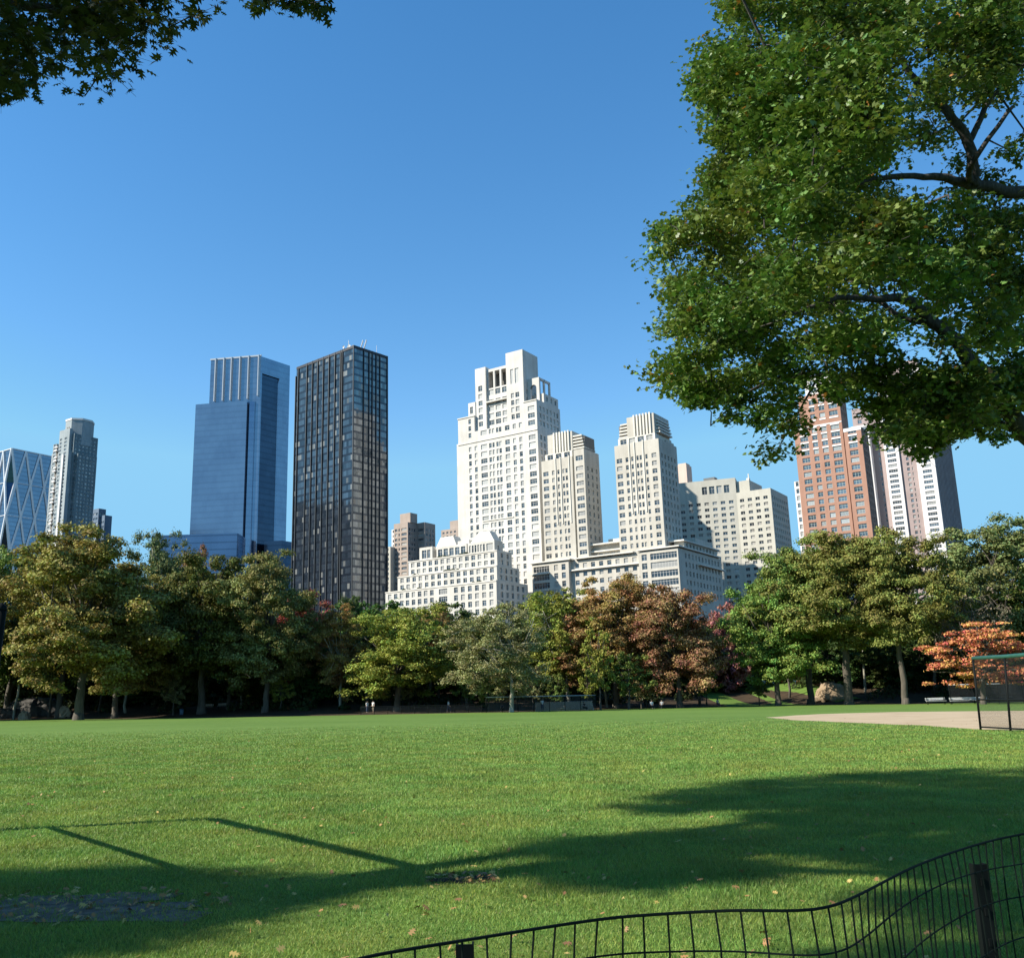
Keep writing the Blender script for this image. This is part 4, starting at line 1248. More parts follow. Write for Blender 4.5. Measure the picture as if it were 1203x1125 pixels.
for i, (px, Y, tp_) in enumerate([(548, 152, 778), (573, 150, 790), (626, 152, 776), (652, 151, 786), (690, 152, 770), (752, 152, 782), (772, 156, 772), (828, 158, 768), (480, 156, 782), (436, 158, 776), (330, 158, 786), (205, 160, 782), (890, 158, 782)]):
    T('young', 'young_tree', px, Y, tp_, px - 15, px + 15, (GREEN, YGREEN, PALE)[i % 3], 'small leafy young tree among the trunks at the lawn edge', 'young trees at the lawn edge')
# right group
T('round_b', 'tree', 912, 150, 668, 852, 960, (.14, .22, .05), 'bright green tree forming the left end of the big right group', rot=1.0)
T('elm_b', 'tree', 950, 156, 634, 884, 1010, GREEN, 'mid green tree with a thin grey trunk in the right group', rot=3.1)
T('elm', 'tree', 995, 147, 612, 920, 1072, (.155, .175, .045), 'tall domed green tree with the thickest grey trunk, in front of the orange tower', rot=4.4)
T('elm_b', 'tree', 1061, 140, 620, 1000, 1128, (.155, .175, .045), 'tall green tree with a slightly leaning trunk in front of the mauve tower', rot=5.5)
T('broad', 'tree', 1180, 152, 596, 1108, 1275, (.135, .165, .06), 'large grey green tree at the right edge behind the orange maple', rot=1.3)
T('bare', 'tree', 1150, 136, 688, 1102, 1202, GREY, 'half bare greyish tree above the orange maple', rot=.6)
T('layered', 'maple_tree', 1152, 124, 722, 1098, 1215, ORANGE, 'bright orange maple with flat tiers of leaves behind the right backstop', rot=2.0)
T('round', 'tree', 1240, 150, 640, 1180, 1330, GREEN, 'green tree cut by the right edge of the photo', rot=2.0)
T('round', 'tree', -70, 160, 620, -150, 2, OLIVE, 'olive tree cut by the left edge beside the black pole', rot=5.0)
# shaded depths of the wood
back = [(-40, 200), (30, 196), (75, 214), (120, 200), (165, 190), (205, 212), (250, 196), (290, 188), (330, 208), (372, 192), (420, 206), (452, 188), (490, 200), (530, 190), (560, 208), (610, 196),
        (655, 206), (690, 190), (735, 208), (775, 194), (815, 206), (840, 214), (905, 214), (930, 196), (975, 204), (1025, 192), (1080, 204), (1125, 186), (1170, 200), (1220, 190), (1260, 204)]
for i, (px, Y) in enumerate(back):
    top = 715 + random.uniform(-12, 18) if px < 860 else 690 + random.uniform(-10, 20)
    if 560 < px < 700: top = 735
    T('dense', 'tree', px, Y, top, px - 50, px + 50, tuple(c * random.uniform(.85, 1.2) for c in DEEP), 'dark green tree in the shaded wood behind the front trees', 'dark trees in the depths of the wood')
for i in range(34):
    px = -60 + i * 39.5 + random.uniform(-8, 8)
    if 835 < px < 905: continue
    x = at(px, 800, 170)[0]; Y = float(edge(x)) + random.uniform(24, 40)
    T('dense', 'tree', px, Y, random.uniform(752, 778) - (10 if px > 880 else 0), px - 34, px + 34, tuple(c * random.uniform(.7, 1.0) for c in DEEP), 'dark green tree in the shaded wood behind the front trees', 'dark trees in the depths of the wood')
for i, (px, Y) in enumerate([(20, 168), (60, 172), (118, 176), (150, 172), (195, 170), (268, 166), (285, 172), (318, 170), (345, 164), (432, 166), (440, 172), (505, 168), (548, 160), (648, 164), (758, 164), (712, 158), (820, 168), (925, 176), (1015, 168), (1040, 172), (1098, 160), (1112, 166)]):
    x = at(px, 800, Y)[0]
    mb = MB(); rr = random.Random(i)
    hh = rr.uniform(9, 14)
    limb(mb, (0, 0, -.5), (rr.uniform(-.7, .7), rr.uniform(-.7, .7), hh), rr.uniform(.2, .34), .1, i + 900, 7, .05)
    r = empty('tree', (x, Y, float(gz(x, Y))), 0, 'slim shaded tree trunk standing among the front trees', 'tree', 'slim trunks in the shade of the wood')
    mb.build('trunk', [M['bark' if i % 3 else 'pale_bark']], r, True)
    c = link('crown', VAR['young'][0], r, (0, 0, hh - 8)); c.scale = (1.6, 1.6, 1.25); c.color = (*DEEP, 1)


def undergrowth():
    n = 52000
    # bushes as clumps
    m = 420
    cx = RNG.uniform(-130, 130, m); cy = edge(cx) + RNG.uniform(16, 62, m); r = RNG.uniform(.7, 2.6, m)
    keep = ~((cx > 36) & (cx < 52) & (cy < 200)); cx, cy, r = cx[keep], cy[keep], r[keep]; m = len(cx)
    k = RNG.integers(0, m, n)
    d = RNG.normal(size=(n, 3)); d /= np.linalg.norm(d, axis=1, keepdims=True); d[:, 2] = np.abs(d[:, 2])
    rad = r[k] * RNG.uniform(.4, 1, n) ** .4
    P = np.stack([cx[k] + d[:, 0] * rad, cy[k] + d[:, 1] * rad, gz(cx[k], cy[k]) + d[:, 2] * rad * .9], 1)
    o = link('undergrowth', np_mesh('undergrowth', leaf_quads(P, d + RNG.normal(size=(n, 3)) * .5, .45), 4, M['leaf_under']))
    tag(o, 'dark shrubs under the trees beyond the lawn', 'undergrowth', kind='stuff')


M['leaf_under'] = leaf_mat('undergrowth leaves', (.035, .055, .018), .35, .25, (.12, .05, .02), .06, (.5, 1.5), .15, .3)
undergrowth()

# ------------------------------------------------------------------ near trees
M['oak_leaf'] = leaf_mat('pin oak leaf', (.088, .152, .032), .25, .20, (.40, .18, .05), .006, (.45, 2.0), .5, .5)
M['oak_leaf_shaded'] = leaf_mat('shaded pin oak leaf', (.032, .055, .016), .3, .22, (.20, .12, .03), .02, (.5, 1.4), .35, .5)  # pin oak leaf with the shade of its undersides put into a darker colour
M['oak_bark'] = bark('oak bark', (.028, .024, .02), (.085, .075, .065), 4.0)


def inside(poly, x, y):
    c = False; n = len(poly); j = n - 1
    for i in range(n):
        xi, yi = poly[i]; xj, yj = poly[j]
        if (yi > y) != (yj > y) and x < (xj - xi) * (y - yi) / (yj - yi) + xi: c = not c
        j = i
    return c


def edge_dist(poly, x, y):
    best = 1e9
    for (ax, ay), (bx, by) in zip(poly, poly[1:] + poly[:1]):
        dx, dy = bx - ax, by - ay
        t = max(0, min(1, ((x - ax) * dx + (y - ay) * dy) / (dx * dx + dy * dy + 1e-9)))
        best = min(best, math.hypot(x - ax - t * dx, y - ay - t * dy))
    return best


def clump_leaves(clumps, per, flat=.48):
    """clumps: (centre, radius, leaf factor)"""
    out = []
    for c, r, kf in clumps:
        m = max(6, int(per * kf * (r / .5) ** 2))
        ns = 5; sd = RNG.normal(size=(ns, 3)) * np.array([1, 1, .5])
        pk = RNG.integers(0, ns, m)
        d = RNG.normal(size=(m, 3)) * .42 + sd[pk] * .48
        out.append(np.asarray(c) + d * r * np.array([1, 1, flat]))
    return np.concatenate(out)


def near_tree(name, label, base, limbs, clumps, per, leaf, mat, trunk_r, twig=.012, shape=None):
    root = empty(name, base, 0, label, 'tree')
    b = np.array(base)
    mb = MB(); nodes = []
    for pts, rads in limbs:
        P = [Vector(p) for p in pts]
        # smooth the polyline a little and make it gnarled
        fine = []; fr = []
        for i in range(len(P) - 1):
            p0, p1, p2, p3 = P[max(i - 1, 0)], P[i], P[i + 1], P[min(i + 2, len(P) - 1)]
            for k in range(5):
                t = k / 5
                q = .5 * ((2 * p1) + (p2 - p0) * t + (2 * p0 - 5 * p1 + 4 * p2 - p3) * t * t + (3 * p1 - p0 - 3 * p2 + p3) * t ** 3)
                rr_ = rads[i] + (rads[i + 1] - rads[i]) * t
                fine.append(q + Vector(RNG.normal(size=3)) * rr_ * .22); fr.append(rr_)
        fine.append(P[-1]); fr.append(rads[-1])
        mb.tube([p - Vector(base) for p in fine], fr, 9)
        nodes += [np.array(p) for p in fine]
    mb.build('trunk', [M['oak_bark']], root, True)
    N = np.array(nodes); Cn = np.array([c[0] for c in clumps])
    # twigs: every clump hangs on the nearest wood already there
    d = np.min(np.linalg.norm(Cn[:, None, :] - N[None], axis=2), axis=1)
    order = np.argsort(d); mb = MB()
    for i in order:
        c = Cn[i]; dd = np.linalg.norm(N - c, axis=1) ; j = int(np.argmin(dd)); p = N[j]
        L = dd[j]
        if L < .05: continue
        mid = (p + c) / 2 + RNG.normal(size=3) * L * .13 + np.array([0, 0, L * .06])
        q1 = p * .7 + mid * .3; r0 = twig * (1 + .5 * min(L, 3))
        mb.tube([p - b, mid - b, c - b], [r0 * 1.25, r0 * .9, r0 * .45], 4, cap=False)
        # short side sprigs
        for _ in range(3):
            e = c + RNG.normal(size=3) * clumps[i][1] * np.array([.8, .8, .4])
            mb.tube([mid * .3 + c * .7 - b, e - b], [r0 * .5, r0 * .25], 3, cap=False)
        N = np.vstack([N, mid[None], c[None]])
    mb.build('branches', [M['oak_bark']], root, True)
    P = clump_leaves(clumps, per)
    o = link('crown', leaves_mesh('crown', P - b, leaf, mat, .22, .38, shape), root)
    return root


def right_oak():
    poly = [(845, -40), (846, 5), (862, 30), (822, 46), (812, 70), (808, 100), (824, 130), (818, 150), (838, 165), (826, 195), (802, 212), (812, 236), (788, 242), (766, 265), (757, 300), (764, 335), (780, 372), (772, 400),
            (766, 438), (785, 470), (812, 488), (838, 478), (850, 492), (824, 522), (842, 520), (880, 492), (895, 505), (880, 530), (864, 545), (905, 562), (936, 556), (946, 520), (938, 470), (965, 448), (1000, 446), (1012, 470), (1035, 470), (1028, 505), (1060, 525),
            (1085, 520), (1092, 545), (1108, 520), (1140, 505), (1172, 525), (1210, 495), (1260, 520), (1210, 200), (1210, -40)]
    LIMBS2D = [[(1203, 508), (1150, 432)], [(1150, 432), (1100, 381)], [(1100, 381), (1062, 352)], [(1062, 352), (985, 350)], [(1203, 226), (1145, 217)], [(1145, 217), (1040, 210)], [(1145, 217), (1138, 168)], [(1138, 168), (1066, 82)], [(1142, 190), (1195, 120)]]
    clumps = []
    tries = 0
    while len(clumps) < 600 and tries < 60000:
        tries += 1
        px, py = random.uniform(750, 1212), random.uniform(-45, 565)
        if not inside(poly, px, py): continue
        ed = edge_dist(poly, px, py)
        if ed < 9: continue
        # thin places where the sky comes through
        thin = (math.sin(px * .021 + 1.3) * math.sin(py * .026 + .4) > .72) or (940 < px < 1125 and 415 < py < 470 and random.random() < .70) or (1120 < px < 1190 and 130 < py < 190 and random.random() < .5)
        if py > 470 and random.random() < .25: continue
        if thin and random.random() < .75: continue
        wgt = min(1, ed / 130)
        Y = 25.0 - .006 * (px - 1000) + random.uniform(-1, 1) * (1.2 + 6.5 * wgt)
        c = at(px, py, Y)
        # boughs: foliage gathers in masses with dark hollows between
        if math.sin(c[0] * 1.9 + 1.3 * math.sin(c[2] * 1.1)) + math.sin(c[2] * 2.2 + c[0] * .5) + math.sin(c[1] * 1.2 + c[2] * .4) < -.1 and ed > 25: continue
        # the big limbs stay open to view from the lawn
        if any(edge_dist(seg, px, py) < 32 for seg in LIMBS2D) and Y < 26.5: continue
        r = min(random.uniform(.40, .88), .16 + ed / 50)
        clumps.append((c, r, 1.0))
    low = [(935, 446), (1010, 430), (1212, 425), (1212, 505), (1172, 522), (1140, 505), (1108, 520), (1090, 545), (1060, 524), (1028, 505), (1000, 480)]
    k = 0
    while k < 120:
        px, py = random.uniform(935, 1212), random.uniform(425, 545)
        if not inside(low, px, py): continue
        if any(edge_dist(seg, px, py) < 14 for seg in LIMBS2D): continue
        if 990 < px < 1095 and py < 500 and random.random() < .5: continue
        clumps.append((at(px, py, 24.5 + random.uniform(-2.5, 2.5)), min(random.uniform(.35, .7), .18 + edge_dist(low, px, py) / 50), 1.0)); k += 1
    # the part of the crown beyond the frame
    for _ in range(420):
        px, py = random.uniform(850, 1900), random.uniform(-620, 520)
        if px < 1225 and py > -50: continue
        if px < 1000 and py < -320: continue
        clumps.append((at(px, py, 26 + random.uniform(-7, 7)), random.uniform(.9, 1.4), .30))
    A = lambda px, py, Y: at(px, py, Y)
    bx = at(1420, 800, 25.6); base = (bx[0], bx[1], float(slope(bx[0])))
    tp = np.array(base)
    limbs = [([tp + [0.00, 0.00, -0.45], tp + [0.00, 0.00, 0.90], tp + [-0.15, 0.15, 4.50], tp + [-0.30, 0.15, 9.00], tp + [-0.30, 0.30, 15.00], tp + [0.00, 0.00, 21.75], tp + [0.30, 0.45, 28.50]], [0.899, 0.696, 0.609, 0.551, 0.406, 0.261, 0.072]),
             ([tp + [-0.22, 0.15, 6.30], A(1300, 585, 25.3), A(1203, 508, 24.8), A(1150, 432, 24.2), A(1100, 381, 23.6), A(1062, 352, 23.1), A(1030, 352, 22.8), A(985, 350, 22.3), A(925, 372, 22.0)], [0.348, 0.290, 0.239, 0.203, 0.167, 0.123, 0.087, 0.065, 0.022]),
             ([A(1100, 381, 23.6), A(1065, 375, 23.9), A(1035, 355, 24.5), A(1015, 330, 25.1)], [0.102, 0.072, 0.058, 0.022]),
             ([tp + [-0.30, 0.15, 12.00], A(1290, 262, 25.1), A(1203, 226, 24.2), A(1145, 217, 23.6), A(1085, 207, 23.2), A(1020, 212, 22.9), A(960, 232, 22.6), A(890, 250, 22.5)], [0.290, 0.232, 0.181, 0.145, 0.087, 0.065, 0.043, 0.017]),
             ([A(1145, 217, 23.6), A(1138, 168, 23.2), A(1105, 122, 22.9), A(1066, 82, 22.6), A(1050, 30, 22.5), A(1046, -30, 22.3)], [0.145, 0.138, 0.116, 0.080, 0.058, 0.029]),
             ([A(1138, 168, 23.2), A(1165, 115, 23.6), A(1203, 75, 24.0), A(1240, 0, 24.2)], [0.087, 0.072, 0.058, 0.029]),
             ([A(1140, 215, 23.6), A(1142, 190, 22.3), A(1190, 125, 21.7)], [0.102, 0.072, 0.043]),
             ([A(1203, 508, 24.8), A(1120, 480, 26.0), A(1010, 445, 26.7), A(930, 440, 26.4), A(880, 460, 26.0), A(835, 500, 25.7)], [0.131, 0.087, 0.065, 0.043, 0.029, 0.014]),
             ([A(960, 445, 26.7), A(935, 490, 26.2), A(915, 525, 25.9)], [0.036, 0.026, 0.014]),
             ([tp + [-0.30, 0.30, 15.00], A(1230, 40, 26.4), A(1120, -60, 27.1), A(1000, -120, 27.1)], [0.290, 0.189, 0.116, 0.043]),
             ([tp + [-0.30, 0.30, 16.50], A(1500, -200, 27.9), A(1650, -300, 27.9)], [0.290, 0.174, 0.058]),
             ([tp + [-0.30, 0.30, 10.50], A(1600, 300, 26.4), A(1750, 180, 26.4)], [0.290, 0.174, 0.058])]
    near_tree('oak_tree', 'oak reaching in from the right edge, its lit leafy boughs hanging over the lawn', base, limbs, clumps, 150, .138, M['oak_leaf'], .5, .014, SIMPLE)


def left_oak():
    fringe = [(-90, -90), (392, -90), (386, 6), (380, 22), (352, 14), (322, 2), (306, 18), (290, 4), (262, 4), (246, 14), (242, 40), (222, 40), (196, 50), (188, 78), (166, 88), (146, 92), (138, 102), (124, 124),
              (94, 127), (70, 106), (42, 92), (24, 112), (-2, 120), (-90, 128)]
    clumps = []
    n = 0
    while n < 150:
        px, py = random.uniform(-80, 390), random.uniform(-85, 128)
        if not inside(fringe, px, py): continue
        ed = edge_dist(fringe, px, py)
        if ed < 6: continue
        if 195 < px and py < 0 and random.random() < .4: continue
        Y = random.uniform(9.4, 12.0)
        clumps.append((at(px, py, Y), min(random.uniform(.22, .46), .08 + ed / 110), .75)); n += 1
    for px, py in ((322, -4), (340, 2), (352, 3), (366, 4), (374, 10), (380, 2), (300, 6), (312, -8), (360, -14), (345, -20)):
        clumps.append((at(px, py, 10.6), .16, 1.3))
    S = SUN / np.linalg.norm(SUN[:2])
    # boughs over the viewer: they are what shades the near grass
    zones = [([(722, 946), (850, 914), (960, 904), (1100, 897), (1203, 892), (1330, 896), (1330, 990), (1203, 985), (1080, 972), (960, 954), (850, 958), (780, 962)], 620),
             ([(850, 950), (960, 948), (1100, 955), (1203, 965), (1330, 975), (1330, 1000), (1203, 992), (1040, 985), (900, 968)], 130),
             ([(588, 1000), (640, 990), (760, 978), (900, 968), (1040, 985), (1203, 990), (1380, 1010), (1203, 1040), (1060, 1012), (930, 1004), (800, 1003), (700, 1010)], 330),
             ([(636, 1036), (720, 1020), (830, 1012), (950, 1016), (1060, 1030), (960, 1040), (840, 1030), (740, 1038)], 80),
             ([(-260, 1030), (0, 1019), (200, 1016), (300, 1027), (420, 1030), (500, 1036), (480, 1046), (390, 1054), (300, 1072), (170, 1108), (0, 1122), (-300, 1135)], 420),
             ([(500, 1024), (600, 1016), (685, 1014), (640, 1026), (560, 1034), (500, 1036)], 26),
             ([(1030, 1066), (1090, 1044), (1203, 1046), (1400, 1060), (1400, 1200), (1080, 1180), (1040, 1110)], 90)]
    for poly, want in zones:
        xs = [p[0] for p in poly]; ys = [p[1] for p in poly]; got = 0; tries = 0
        while got < want and tries < 60000:
            tries += 1
            px, py = random.uniform(min(xs), max(xs)), random.uniform(min(ys), max(ys))
            if not inside(poly, px, py): continue
            if edge_dist(poly, px, py) < 7: continue
            g = gnd(px, py)
            if math.sin(g[0] * 1.5 + g[1] * .8 + .6 * math.sin(g[1] * 1.3)) * math.sin(g[1] * 2.6 - g[0] * .45) > .22 and len(poly) != 12: continue
            L = random.uniform(8.0, 30.0)
            c = g + S * L
            q = proj(c)
            if c[2] > 22 or c[2] < 5: continue
            r = random.uniform(.32, .58)
            mg = 40 + 2.4 * r * F / max(2.0, float(np.linalg.norm(c - CAM)))
            if q[0] > -mg and q[0] < 1203 + mg and q[1] > -mg: continue
            clumps.append((c, r, 1.05)); got += 1
    # unseen extra boughs overhead, added to block sky light and deepen the grass shade
    k = 0
    while k < 820:
        c = np.array([random.uniform(-16, 16), random.uniform(-11, 17), random.uniform(8.5, 24)])
        if ((c[0] + 1) / 16) ** 2 + ((c[1] - 2) / 14) ** 2 + ((c[2] - 13) / 11) ** 2 > 1: continue
        g = c - S * (c[2] / S[2]); q = proj(g); q2 = proj(c)
        if g[1] > 1 and -120 < q[0] < 1330 and q[1] < 1230: continue
        if -200 < q2[0] < 1400 and q2[1] > -220 and c[1] > 0: continue
        clumps.append((c, random.uniform(.8, 1.2), .30)); k += 1
    base = (-11.5, 6.4, float(slope(-11.5))); tp = np.array(base)
    hub = tp + [.3, .3, 6.5]
    limbs = [([tp + [0, 0, -.3], tp + [0, 0, .7], tp + [.1, .1, 3], hub, tp + [.6, .6, 11], tp + [.8, .7, 15], tp + [.9, .8, 17.5]], [.7, .52, .45, .36, .15, .07, .02]),
             ([hub, tp + [3, 3.4, 8.2], at(-160, 10, 10.4), at(60, 10, 10.6), at(165, 55, 10.8)], [.22, .16, .10, .06, .02]),
             ([hub + [0, 0, 1], tp + [4.5, 3.0, 10.0], at(60, -160, 10), at(230, -60, 10.6), at(330, -20, 11)], [.2, .15, .09, .05, .015]),
             ([hub + [0, 0, 2.5], tp + [3, -3, 11], tp + [6.5, -6, 13]], [.16, .11, .04]),
             ([hub + [0, 0, .5], tp + [-4, -2, 9.5], tp + [-8, -3, 11.5]], [.2, .12, .04]),
             ([hub + [0, 0, 4], tp + [2, 5, 15], tp + [3, 9, 18.5]], [.14, .08, .03])]
    near_tree('oak_tree', 'dark oak foliage hanging in at the upper left corner against the sky', base, limbs, clumps, 92, .15, M['oak_leaf_shaded'], .6, .007)


right_oak(); left_oak()

# ------------------------------------------------------------------ fences, backstops, poles
M['black_paint'] = plain('black painted steel', (.006, .008, .008), .65, .0)
M['green_wire'] = plain('dark green coated wire', (.007, .012, .010), .75, 0)
for k_ in ('black_paint', 'green_wire'): M[k_].node_tree.nodes['Principled BSDF'].inputs['Specular IOR Level'].default_value = .12
M['green_paint'] = plain('green painted pipe', (.02, .085, .06), .5)
M['galv'] = plain('galvanised pipe', (.34, .36, .36), .5, .4)
M['link_dark'] = mesh_wire('black chain link', (.015, .017, .016), .06, .14)
M['link_far'] = mesh_wire('dark chain link far', (.012, .014, .016), .07, .28)
M['wood_board'] = plain('weathered board', (.52, .45, .38), .8)
M['white_paint'] = plain('white painted boards', (.70, .70, .68), .5)


def unz(px, py, z):
    r = ray(px, py); t = (z - CAMH) / r[2]
    return CAM + r * t


def wire_fence():
    top = [(330, 1158), (420, 1126), (545, 1104), (700, 1080), (780, 1073), (860, 1069), (935, 1069), (975, 1064), (1010, 1050), (1080, 1015), (1150, 991), (1203, 979), (1300, 962), (1420, 948)]
    P = [Vector(unz(x, y, 1.0)) for x, y in top]
    fine = []
    for i in range(len(P) - 1):
        p0, p1, p2, p3 = P[max(i - 1, 0)], P[i], P[i + 1], P[min(i + 2, len(P) - 1)]
        for k in range(8):
            t = k / 8
            fine.append(.5 * ((2 * p1) + (p2 - p0) * t + (2 * p0 - 5 * p1 + 4 * p2 - p3) * t * t + (3 * p1 - p0 - 3 * p2 + p3) * t ** 3))
    fine.append(P[-1])
    cum = [0]
    for a, c in zip(fine[:-1], fine[1:]): cum.append(cum[-1] + (c - a).length)

    def along(s):
        j = max(1, min(len(cum) - 1, int(np.searchsorted(cum, s))))
        t = (s - cum[j - 1]) / max(1e-6, cum[j] - cum[j - 1])
        return fine[j - 1].lerp(fine[j], t)
    b = P[4]
    root = empty('wire_fence', (b.x, b.y, 0), 0, 'low dark welded wire fence sagging across the near corner of the lawn', 'fence')
    o = Vector((b.x, b.y, 0))
    L = cum[-1]
    wob = lambda s, z: Vector((math.sin(s * 5 + z * 7) * .010, math.cos(s * 4.1 + z * 9) * .012, math.sin(s * 3.3 + z * 5) * .012 + .03 * math.sin(s * 1.9 + 2 * z) * (1 - z) * 1.2))
    hs = [1.0, .885, .74, .56, .36, .15]
    mb = MB()
    n = int(L / .05)
    for h in hs[1:]:
        pts = []
        for i in range(n + 1):
            p = along(L * i / n); pts.append(Vector((p.x, p.y, h)) + wob(L * i / n, h) - o)
        mb.tube(pts, .0031, 5)
    m = int(L / .074)
    rr = random.Random(5)
    for i in range(m + 1):
        s = L * i / m + rr.uniform(-.006, .006); p = along(min(max(s, 0), L))
        pts = []
        bend = rr.uniform(-.012, .012)
        for h in hs + [0.0]:
            if h == 1.0: q = p.copy()
            else: q = Vector((p.x, p.y, h)) + wob(s, h) + Vector((bend * math.sin((1 - h) * 3), 0, 0))
            pts.append(q - o)
        mb.tube(pts, .0033, 5)
    mb.build('wire_panel', [M['green_wire']], root)
    mb = MB(); mb.tube([along(L * i / n) - o for i in range(n + 1)], .0046, 6); mb.build('top_wire', [M['green_wire']], root)
    for px, py, z, wd in ((545, 1112, .955, .026), (1155, 1016, .905, .030)):
        c = unz(px, py, z); mb = MB()
        # pressed steel U post with a row of lugs
        x, y = c[0] - o.x, c[1] - o.y + .03
        mb.box(x - wd, x + wd, y, y + .006, -.3, z); mb.box(x - wd, x - wd + .005, y + .006, y + .04, -.3, z); mb.box(x + wd - .005, x + wd, y + .006, y + .04, -.3, z)
        for k in range(7): mb.box(x - .006, x + .006, y - .008, y, .1 + k * .12, .13 + k * .12)
        mb.build('post', [M['black_paint']], root)


wire_fence()


def black_pole():
    top = at(1.0, 716, 4.0); base = np.array([top[0] - .10, 4.02, float(slope(top[0]))])
    r = empty('black_pole', tuple(base), 0, 'black round capped metal pole at the left edge of the frame', 'pole')
    d = top - base; mb = MB(); R = .023
    mb.tube([(0, 0, -.3), tuple(d * .5), tuple(d)], [R, R, R], 14)
    mb.build('shaft', [M['black_paint']], r, True)
    mb = MB(); u = d / np.linalg.norm(d)
    mb.tube([tuple(d + u * .0), tuple(d + u * .004), tuple(d + u * .015), tuple(d + u * .024), tuple(d + u * .028)], [R * 1.08, R * 1.08, R * .85, R * .5, R * .1], 14); mb.build('cap', [M['black_paint']], r, True)
    mb = MB(); mb.tube([tuple(d - u * .24), tuple(d - u * .22)], [R * 1.12, R * 1.12], 14); mb.build('collar', [M['black_paint']], r, True)


black_pole()


def frame_panels(root, o, posts, mid=(), top_mat='green_paint', pr=.05, tr=.07, link='link_dark', post_mat='black_paint'):
    for b_, t_ in posts:
        mb = MB(); mb.tube([b_ - o + Vector((0, 0, -.2)), t_ - o], pr, 8); mb.build('post', [M[post_mat]], root, True)
    mb = MB(); mb.tube([t_ - o for b_, t_ in posts], tr, 8); mb.build('top_rail', [M[top_mat]], root, True)
    for h in mid:
        mb = MB(); mb.tube([b_.lerp(t_, h) - o for b_, t_ in posts], pr * .7, 6); mb.build('rail', [M[post_mat]], root, True)
    for (b0, t0), (b1, t1) in zip(posts[:-1], posts[1:]):
        mb = MB(); lo = .03
        mb.quad(b0.lerp(t0, lo) - o, b1.lerp(t1, lo) - o, t1 - o, t0 - o); mb.build('wire_mesh', [M[link]], root)


def right_backstop():
    P = []
    for (bx, by), (tx, ty) in (((1152, 857), (1143, 773)), ((1187, 859), (1180, 771))):
        b_ = gnd(bx, by); t_ = at(tx, ty, b_[1] - .05); P.append((Vector(b_), Vector(t_)))
    d = P[1][0] - P[0][0]
    for k in (1, 2, 3):
        b_ = P[1][0] + d * k; b_.z = float(slope(b_.x)); t_ = P[1][1] + d * k; P.append((b_, t_))
    o = P[0][0]
    r = empty('backstop', tuple(o), 0, 'tall chain link backstop with a green top rail at the right edge by the infield', 'backstop')
    frame_panels(r, o, P, (.04, .42), 'green_paint', .05, .085)


right_backstop()


def near_backstop():
    """stands just left of the frame; its rails and end post draw the straight shadows on the grass"""
    S = SUN / np.linalg.norm(SUN[:2]); h = 3.1
    pts = [gnd(250, 962), gnd(372, 992), gnd(505, 1023)]
    posts = []
    for g in pts:
        t_ = g + S * (h / S[2]); b_ = np.array([t_[0], t_[1], float(slope(t_[0]))]); posts.append((Vector(b_), Vector(t_)))
    o = posts[0][0]
    r = empty('backstop', tuple(o), 0, 'pipe backstop just left of the frame, casting straight thin shadows on the grass', 'backstop')
    mb = MB(); mb.tube([posts[0][1] - o, posts[2][1] - o], .075, 8); mb.build('top_rail', [M['black_paint']], r, True)
    mb = MB(); mb.tube([posts[0][0] - o + Vector((0, 0, -.2)), posts[0][1] - o], .12, 8); mb.build('post', [M['black_paint']], r, True)
    a, c = Vector(gnd(62, 973)), Vector(gnd(215, 1022))
    m0 = posts[0][0].lerp(posts[0][1], .46); 
    hh = m0.z
    t0 = Vector(gnd(62, 973) + S * (hh / S[2])); t1 = Vector(gnd(215, 1022) + S * (hh / S[2]))
    mb = MB(); mb.tube([t0 - o, t1 - o], .045, 8); mb.build('rail', [M['black_paint']], r, True)
    e = posts[2][1]
    mb = MB(); mb.tube([e - o, Vector((e.x - 1.6, e.y - 2.1, e.z)) - o, Vector((e.x - 1.6, e.y - 2.1, -.2)) - o], .055, 8); mb.build('post', [M['black_paint']], r, True)


near_backstop()


def far_fence(name, cat, label, pts, h, mid, mats, pr=.04, link='link_far'):
    P = []
    for px, py in pts:
        g = gnd(px, py); P.append((Vector((g[0], g[1], float(gz(g[0], g[1])))), Vector((g[0], g[1], float(gz(g[0], g[1])) + h))))
    o = P[0][0]; r = empty(name, tuple(o), 0, label, cat)
    frame_panels(r, o, P, mid, mats[0], pr, pr * 1.5, link, mats[1])
    return r


YB = 139.0
def gpt(px, Y):
    x = at(px, 825, Y)[0]; return Vector((x, Y, float(gz(x, Y))))
def straight_fence(name, cat, label, p0, p1, n, h, mid, mats, pr=.04, lk='link_far'):
    a, c = gpt(*p0), gpt(*p1); P = []
    for i in range(n + 1):
        q = a.lerp(c, i / n); q.z = float(gz(q.x, q.y)); P.append((q, q + Vector((0, 0, h))))
    r = empty(name, tuple(a), 0, label, cat); frame_panels(r, a, P, mid, mats[0], pr, pr * 1.5, lk, mats[1]); return r


straight_fence('backstop', 'backstop', 'low wide backstop with a pale top rail before the pale plane tree', (571, 139), (700, 142), 7, 2.1, (), ('galv', 'black_paint'), .045, 'link_dark')
straight_fence('chain_link_fence', 'fence', 'dark chain link fence along the far lawn edge left of the low backstop', (424, 143.5), (566, 143.5), 9, 1.1, (), ('black_paint', 'black_paint'), .03, 'link_dark')
straight_fence('chain_link_fence', 'fence', 'dark low fence with a pale rail far behind the right backstop', (1117, 132), (1262, 128), 5, 2.5, (.42,), ('galv', 'black_paint'), .05)


